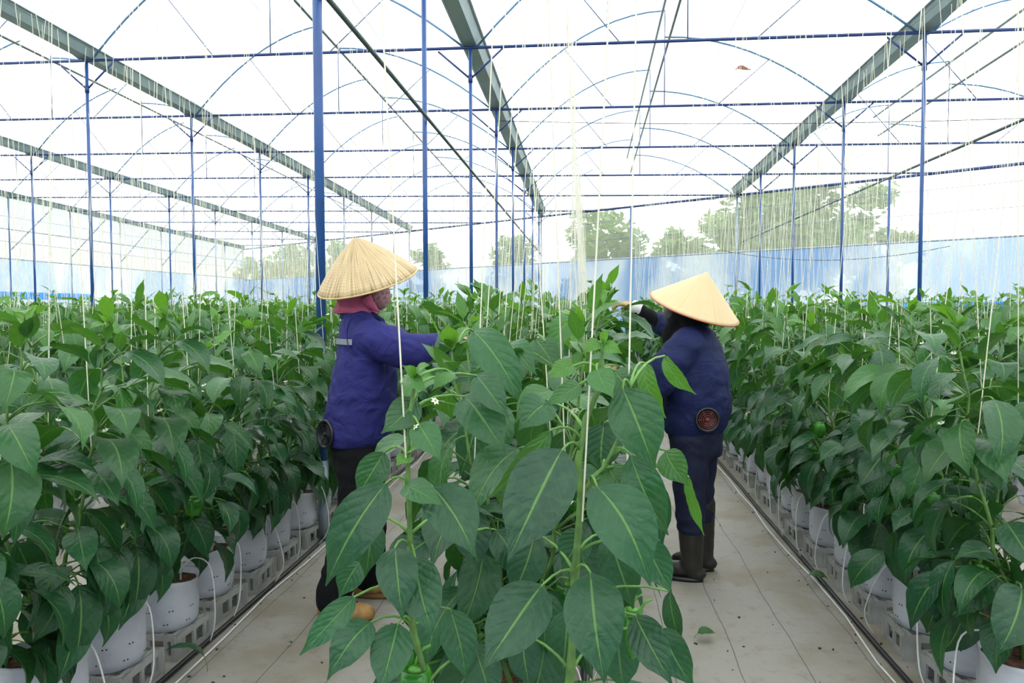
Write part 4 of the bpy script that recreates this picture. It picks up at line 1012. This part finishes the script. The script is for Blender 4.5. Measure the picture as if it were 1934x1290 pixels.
for y_, x_ in ((.09, 0), (-.09, -.02)):
    mb = MB(); limb(mb, [(0, 0, .36), (0, 0, .22), (-.005, 0, .10), (0, 0, .06)], [.068, .064, .054, .052]); mb.ball((.06, 0, .048), (.095, .046, .042), 14, 8); mb.ball((.10, 0, .042), (.065, .046, .038), 14, 8); mb.ball((-.02, 0, .04), (.06, .042, .04), 12, 8)
    s = part('rubber_boot', solid(mb, .008, 4, lambda p: .002*nz(p, 18), zmin=.014), BOOT, P2); s.matrix_basis = Matrix.Translation((x_, y_, 0))
    mb = MB(); mb.rings([[(.055+.118*math.cos(a), .050*math.sin(a)*(1+.12*math.cos(a)), z) for a in [2*math.pi*j/24 for j in range(24)]] for z in (0, .018)]); mb.obj('sole', FANB, s)
mb = MB(); ellrings(mb, [(1.19, .03, 0, .105, .165), (1.235, .035, 0, .100, .135), (1.28, .035, 0, .090, .098), (1.33, .035, 0, .092, .090), (1.39, .04, 0, .102, .092), (1.45, .04, 0, .098, .088), (1.49, .04, 0, .06, .06)], 40, lambda a, z: .03*math.sin(8*a+z*25))
limb(mb, [(.10, .05, 1.30), (.125, .06, 1.24), (.13, .07, 1.18)], [.045, .040, .022])
part('scarf', solid(mb, .008, 3, lambda p: .004*nz(p, 18, 2)), BLK, P2)
mb = MB(); mb.ball((.125, 0, 1.352), (.045, .064, .052), 16, 10); part('face_cloth', solid(mb, .007, 2), GREYV, P2, 'grey cloth over the face')
hat(P2, (.012, .005, 1.382), (-.36, .14, .92), [(.002, .192), (.03, .168), (.08, .127), (.13, .086), (.18, .044), (.222, .009), (.233, 0)], STRAW2, RIM2, 'smooth pale conical hat with a reddish rim', 80, .003)
fan(P2, (-.095, .185, .835), (-.45, .88, .05), FANB, FANR, 'round cooling fan with a red grille low on the jacket', .058)
# ------------------------------------------------------------------ crates, irrigation, litter
KNEAR = [p for p in [HERO]+THINGS if abs(p[0]) <= 1 and math.hypot(p[1], p[2]) < 8]
for n, X, Y, c, r in KNEAR:
    x, y = (HX, HY) if (n == 0 and Y == HERO[2]) else (X, Y)
    o = bpy.data.objects.new('pot_crate', CRATE); o.matrix_world = Matrix.Translation((x, y, 0)) @ Matrix.Rotation((r-.5)*.2, 4, 'Z'); COL.objects.link(o)
    tag(o, 'white slotted crate under the %s grow bag in %s' % (ordinal(c), row_name(n)), 'crate', 'crates under the grow bags')
for n in (-1, 0, 1):
    X = row_x(n); xs = X + (.17 if n <= 0 else -.19)
    t = MB(); rg = random.Random(n+40); t.tube([(xs+rg.uniform(-.012, .012), .3+i*.7, .012) for i in range(int((back_y(X)-1.5)/.7))], .011, 8)
    tag(t.obj('irrigation_pipe', M['black']), 'black irrigation pipe on the floor along %s' % row_name(n), 'pipe', 'irrigation pipes')
    t = MB(); t.tube([(xs+(.035 if n <= 0 else -.035)+rg.uniform(-.02, .02), .3+i*.45, .006) for i in range(int((back_y(X)-1.5)/.45))], .0045, 6)
    tag(t.obj('drain_hose', M['tube']), 'thin white hose snaking beside the black pipe along %s' % row_name(n), 'hose', 'white hoses')
for n, X, Y, c, r in [q for q in KNEAR if math.hypot(q[1], q[2]) < 6]:
    sd = 1 if n <= 0 else -1; rg = random.Random(int(r*1e6)); t = empty('drip_tube', (X, Y, 0)); tag(t, 'white drip tube looping into the %s grow bag in %s' % (ordinal(c), row_name(n)), 'tube', 'drip tubes')
    a = Vector((sd*.17, rg.uniform(-.1, .1), .015)); e = Vector((sd*.05, rg.uniform(-.05, .05), .31))
    P4 = [a, Vector((sd*(.185+rg.uniform(0, .04)), a.y*.8, .12)), Vector((sd*.18, e.y, .32)), Vector((sd*.11, e.y, .36)), e]
    mb = MB(); limb(mb, P4, [.0028]*5, 6); mb.obj('tube', M['tube'], t)
    mb = MB(); mb.box(e+Vector((0, 0, 0)), (.012, .012, .03)); mb.box(e+Vector((0, .012, .018)), (.010, .045, .010)); mb.tube([e, e-Vector((0, 0, .09))], .003, 5); mb.obj('dripper', M['tube'], t)
def fallen(u, v, size, az, ti, age_toplight, lab, mat=None):
    p = pix(u, v, 1.0); d = p-Vector((0, 0, CAM_Z)); q = Vector((0, 0, CAM_Z)) + d*(-(CAM_Z-.012)/d.z)
    o = bpy.data.objects.new('fallen_leaf', LEAF_MID[2]); o.matrix_world = Matrix.Translation(q) @ rot_to(az, ti, .2) @ Matrix.Scale(size, 4); o.color = (age_toplight, .3, 0, 1); COL.objects.link(o); tag(o, lab, 'leaf')
fallen(392, 1268, .85, 2.0, .9, .0, 'dark fallen leaf standing on its edge on the floor of the left aisle')
fallen(1310, 1206, .45, -1.5, .45, .2, 'small green fallen leaf on the floor of the right aisle')
fallen(1520, 1095, .55, -2.2, .5, .2, 'narrow green leaf on the floor against the right row')
fallen(552, 1219, .16, 1.0, .4, .2, 'tiny green leaf scrap on the floor of the left aisle')
fallen(782, 1040, .45, 1.0, .4, .1, 'fallen leaf on the floor beneath the left worker')
# dry brown leaf lying on the roof sheet
d = (pix(1405, 123, 1.0)-Vector((0, 0, CAM_Z))); best = None
for i in range(400):
    q = Vector((0, 0, CAM_Z)) + d*(6+i*.04); s = (q.x-gx(2))/BAY
    if 0 < s < 1 and q.z > gz(q.x, q.y) + (arch_l(s*2) if s < .5 else arch_r(s*2-1)) - .03: best = q; break
if best is not None:
    mb = MB(); vs = []; 
    for i in range(9):
        t = i/8; w = .045*math.sin(math.pi*t**.8)
        for v in (-1, 0, 1): vs.append((best.x-.14+.26*t, best.y+v*w*.4, best.z-.07+v*w+.015*abs(v)+.02*math.sin(t*5)))
    mb.add(vs, [(i*3+j, i*3+j+1, i*3+j+4, i*3+j+3) for i in range(8) for j in range(2)]); mb.tube([(best.x-.14, best.y, best.z-.07), (best.x-.2, best.y+.02, best.z-.01)], .004, 5)
    tag(mb.obj('dry_leaf', M['twist']), 'dry brown leaf stuck under the roof sheet above the right worker', 'leaf')
rg = random.Random(3); mb = MB()
for i in range(420):
    x = rg.choice((-1, 1)); X = rg.uniform(-1.5, -.45) if x < 0 else rg.uniform(.1, 1.15); Y = 1.8 + 7*rg.random()**1.4; s = rg.uniform(.002, .007)
    if rg.random() < .3: X = (-1.5 if x < 0 else 1.15) + rg.gauss(0, .05)
    mb.box((X, Y, s*.5), (s*rg.uniform(.8, 2.5), s, s), rot=Matrix.Rotation(rg.uniform(0, 3), 3, 'Z'))
tag(mb.obj('floor_litter', M['debris'], smooth=False), 'brown specks and crumbs of soil scattered over the aisle floor', 'litter', kind='stuff')

SC.collection.children.link(COL)
